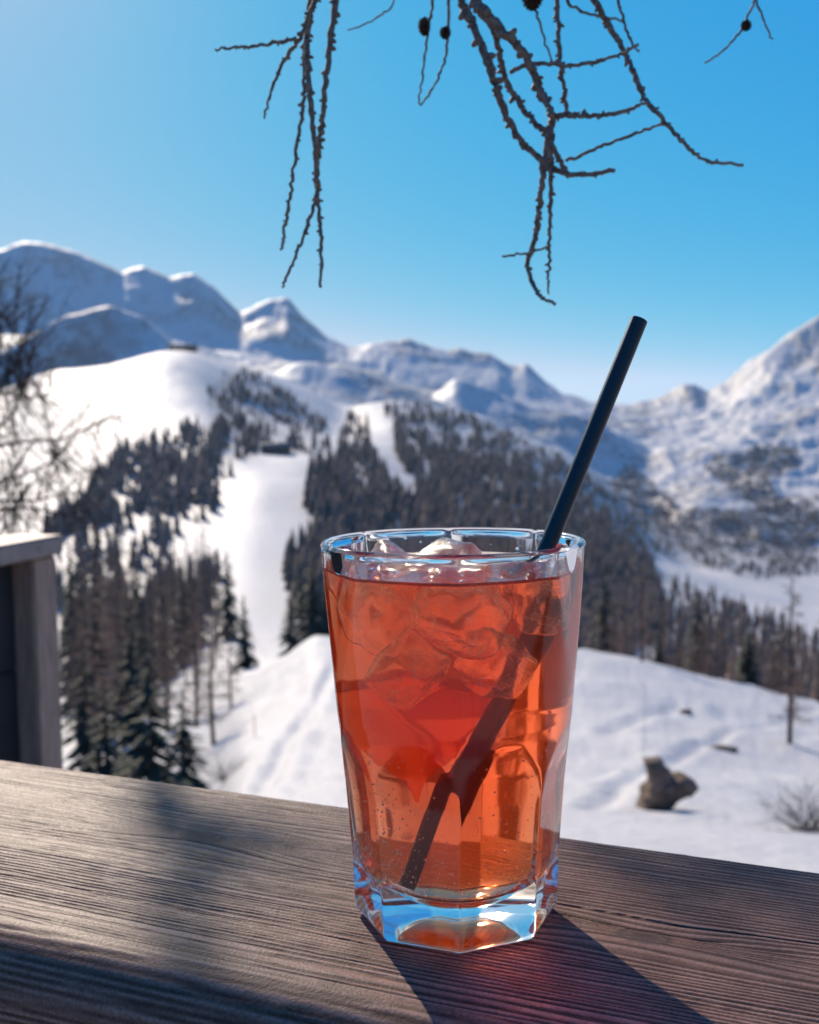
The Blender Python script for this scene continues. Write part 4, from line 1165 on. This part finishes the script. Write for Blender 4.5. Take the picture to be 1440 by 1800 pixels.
    for k_, e_ in enumerate(ends):
        up_ = [e_, e_ + np.array([.12, .25, .35]), np.array(spine[-1]) + np.array([0, .5, .55]), np.array(spine[-1])]
        pts = catmull(up_, 8); mb = MB(); mb.tube(pts, np.linspace(.009, .012, len(pts)), 8); me_ = mb.mesh('limb'); attr(me_, 'tip', np.zeros(len(me_.vertices))); link('limb', me_, M_TWIG, o)
    return o
bough = make_bough()
tag(bough, 'knobbly bare larch bough with cones hanging into the sky', 'branch')

# ================================================================== second railing at the left: cap board, post, boarding with the recess shade in its colour
m = Mat('shaded_railing_wood')
g_ = m.noise(m.coord(), 40, 5, 0.6, (6, 6, .35)); c = m.ramp(g_, [(0.25, (0.17, 0.09, 0.058)), (0.5, (0.36, 0.21, 0.14)), (0.75, (0.52, 0.33, 0.23))])
p = m.principled(c, 0.7); m.l(m.bump(g_, .4, .003), p.inputs['Normal']); m.surf(p.outputs[0]); M_POST = m.m
M_SHADEB = mat_simple('boarding_in_painted_shade', (0.018, 0.017, 0.017), (0.035, 0.033, 0.032), 6, 0.8)  # near-black colour stands in for the shade on the boards behind the post
m = Mat('cap_board_wood')
g_ = m.noise(m.coord(), 60, 5, 0.6); c = m.ramp(g_, [(0.25, (0.2, 0.13, 0.10)), (0.75, (0.42, 0.29, 0.225))])
p = m.principled(c, 0.6); m.l(m.bump(g_, .3, .002), p.inputs['Normal']); m.surf(p.outputs[0]); M_CAP = m.m
def bevel_box(c, ax, ay, az, bev):
    bm = bmesh.new(); bmesh.ops.create_cube(bm, size=2)
    for v in bm.verts: v.co = Vector(ax) * v.co.x + Vector(ay) * v.co.y + Vector(az) * v.co.z
    bmesh.ops.bevel(bm, geom=bm.edges[:], offset=bev, segments=2, affect='EDGES')
    for v in bm.verts: v.co += Vector(c)
    me = bpy.data.meshes.new('board'); bm.to_mesh(me); bm.free(); return me
def left_railing():
    P1 = at(0, 957, 2.20); P2 = at(112, 942, 2.36); P2.z = P1.z = (P1.z + P2.z) / 2
    e = (P2 - P1).normalized(); n = Vector((-e.y, e.x, 0)); up = Vector((0, 0, 1))
    o = empty('railing_corner', (P2.x, P2.y, 0.0))
    L = 1.7; c = P2 - e * L / 2 + n * .055 - up * .018
    link('cap_board', bevel_box(c, e * L / 2, n * .055, up * .018, .004), M_CAP, o, False)
    pc = P2 - e * .048 + n * .048; zt_ = P2.z - .0375; zb_ = -.6
    link('post', bevel_box((pc.x, pc.y, (zt_ + zb_) / 2), e * .0375, n * .0375, up * (zt_ - zb_) / 2, .004), M_POST, o, False)
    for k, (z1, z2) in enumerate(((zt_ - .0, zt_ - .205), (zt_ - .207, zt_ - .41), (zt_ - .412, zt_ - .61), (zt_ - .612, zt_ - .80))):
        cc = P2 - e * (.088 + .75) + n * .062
        link('infill_board', bevel_box((cc.x, cc.y, (z1 + z2) / 2), e * .75, n * .010, up * (z1 - z2) / 2, .003), M_SHADEB, o, False)
    tag(o, 'shaded wooden railing corner with post and sunlit cap board at the left', 'railing')
left_railing()

# ================================================================== mountain air
m = Mat('mountain_air')
pv = m.n('ShaderNodeVolumePrincipled'); pv.inputs['Color'].default_value = (0.74, 0.88, 1.0, 1); pv.inputs['Density'].default_value = HAZE; pv.inputs['Anisotropy'].default_value = 0.3
m.vol(pv.outputs[0])
b_ = MB(); zlo = float(TH.min()) - 1.0; zhi = float(TH[DR < 9000].max()) + 40.0
b_.box((0, 0, (zlo + zhi) / 2), (31000, 0, 0), (0, 31000, 0), (0, 0, (zhi - zlo) / 2))
hz_ = b_.build('haze', m.m, smooth=False)
tag(hz_, 'thin bluish mountain air over the whole valley', 'haze', kind='stuff')
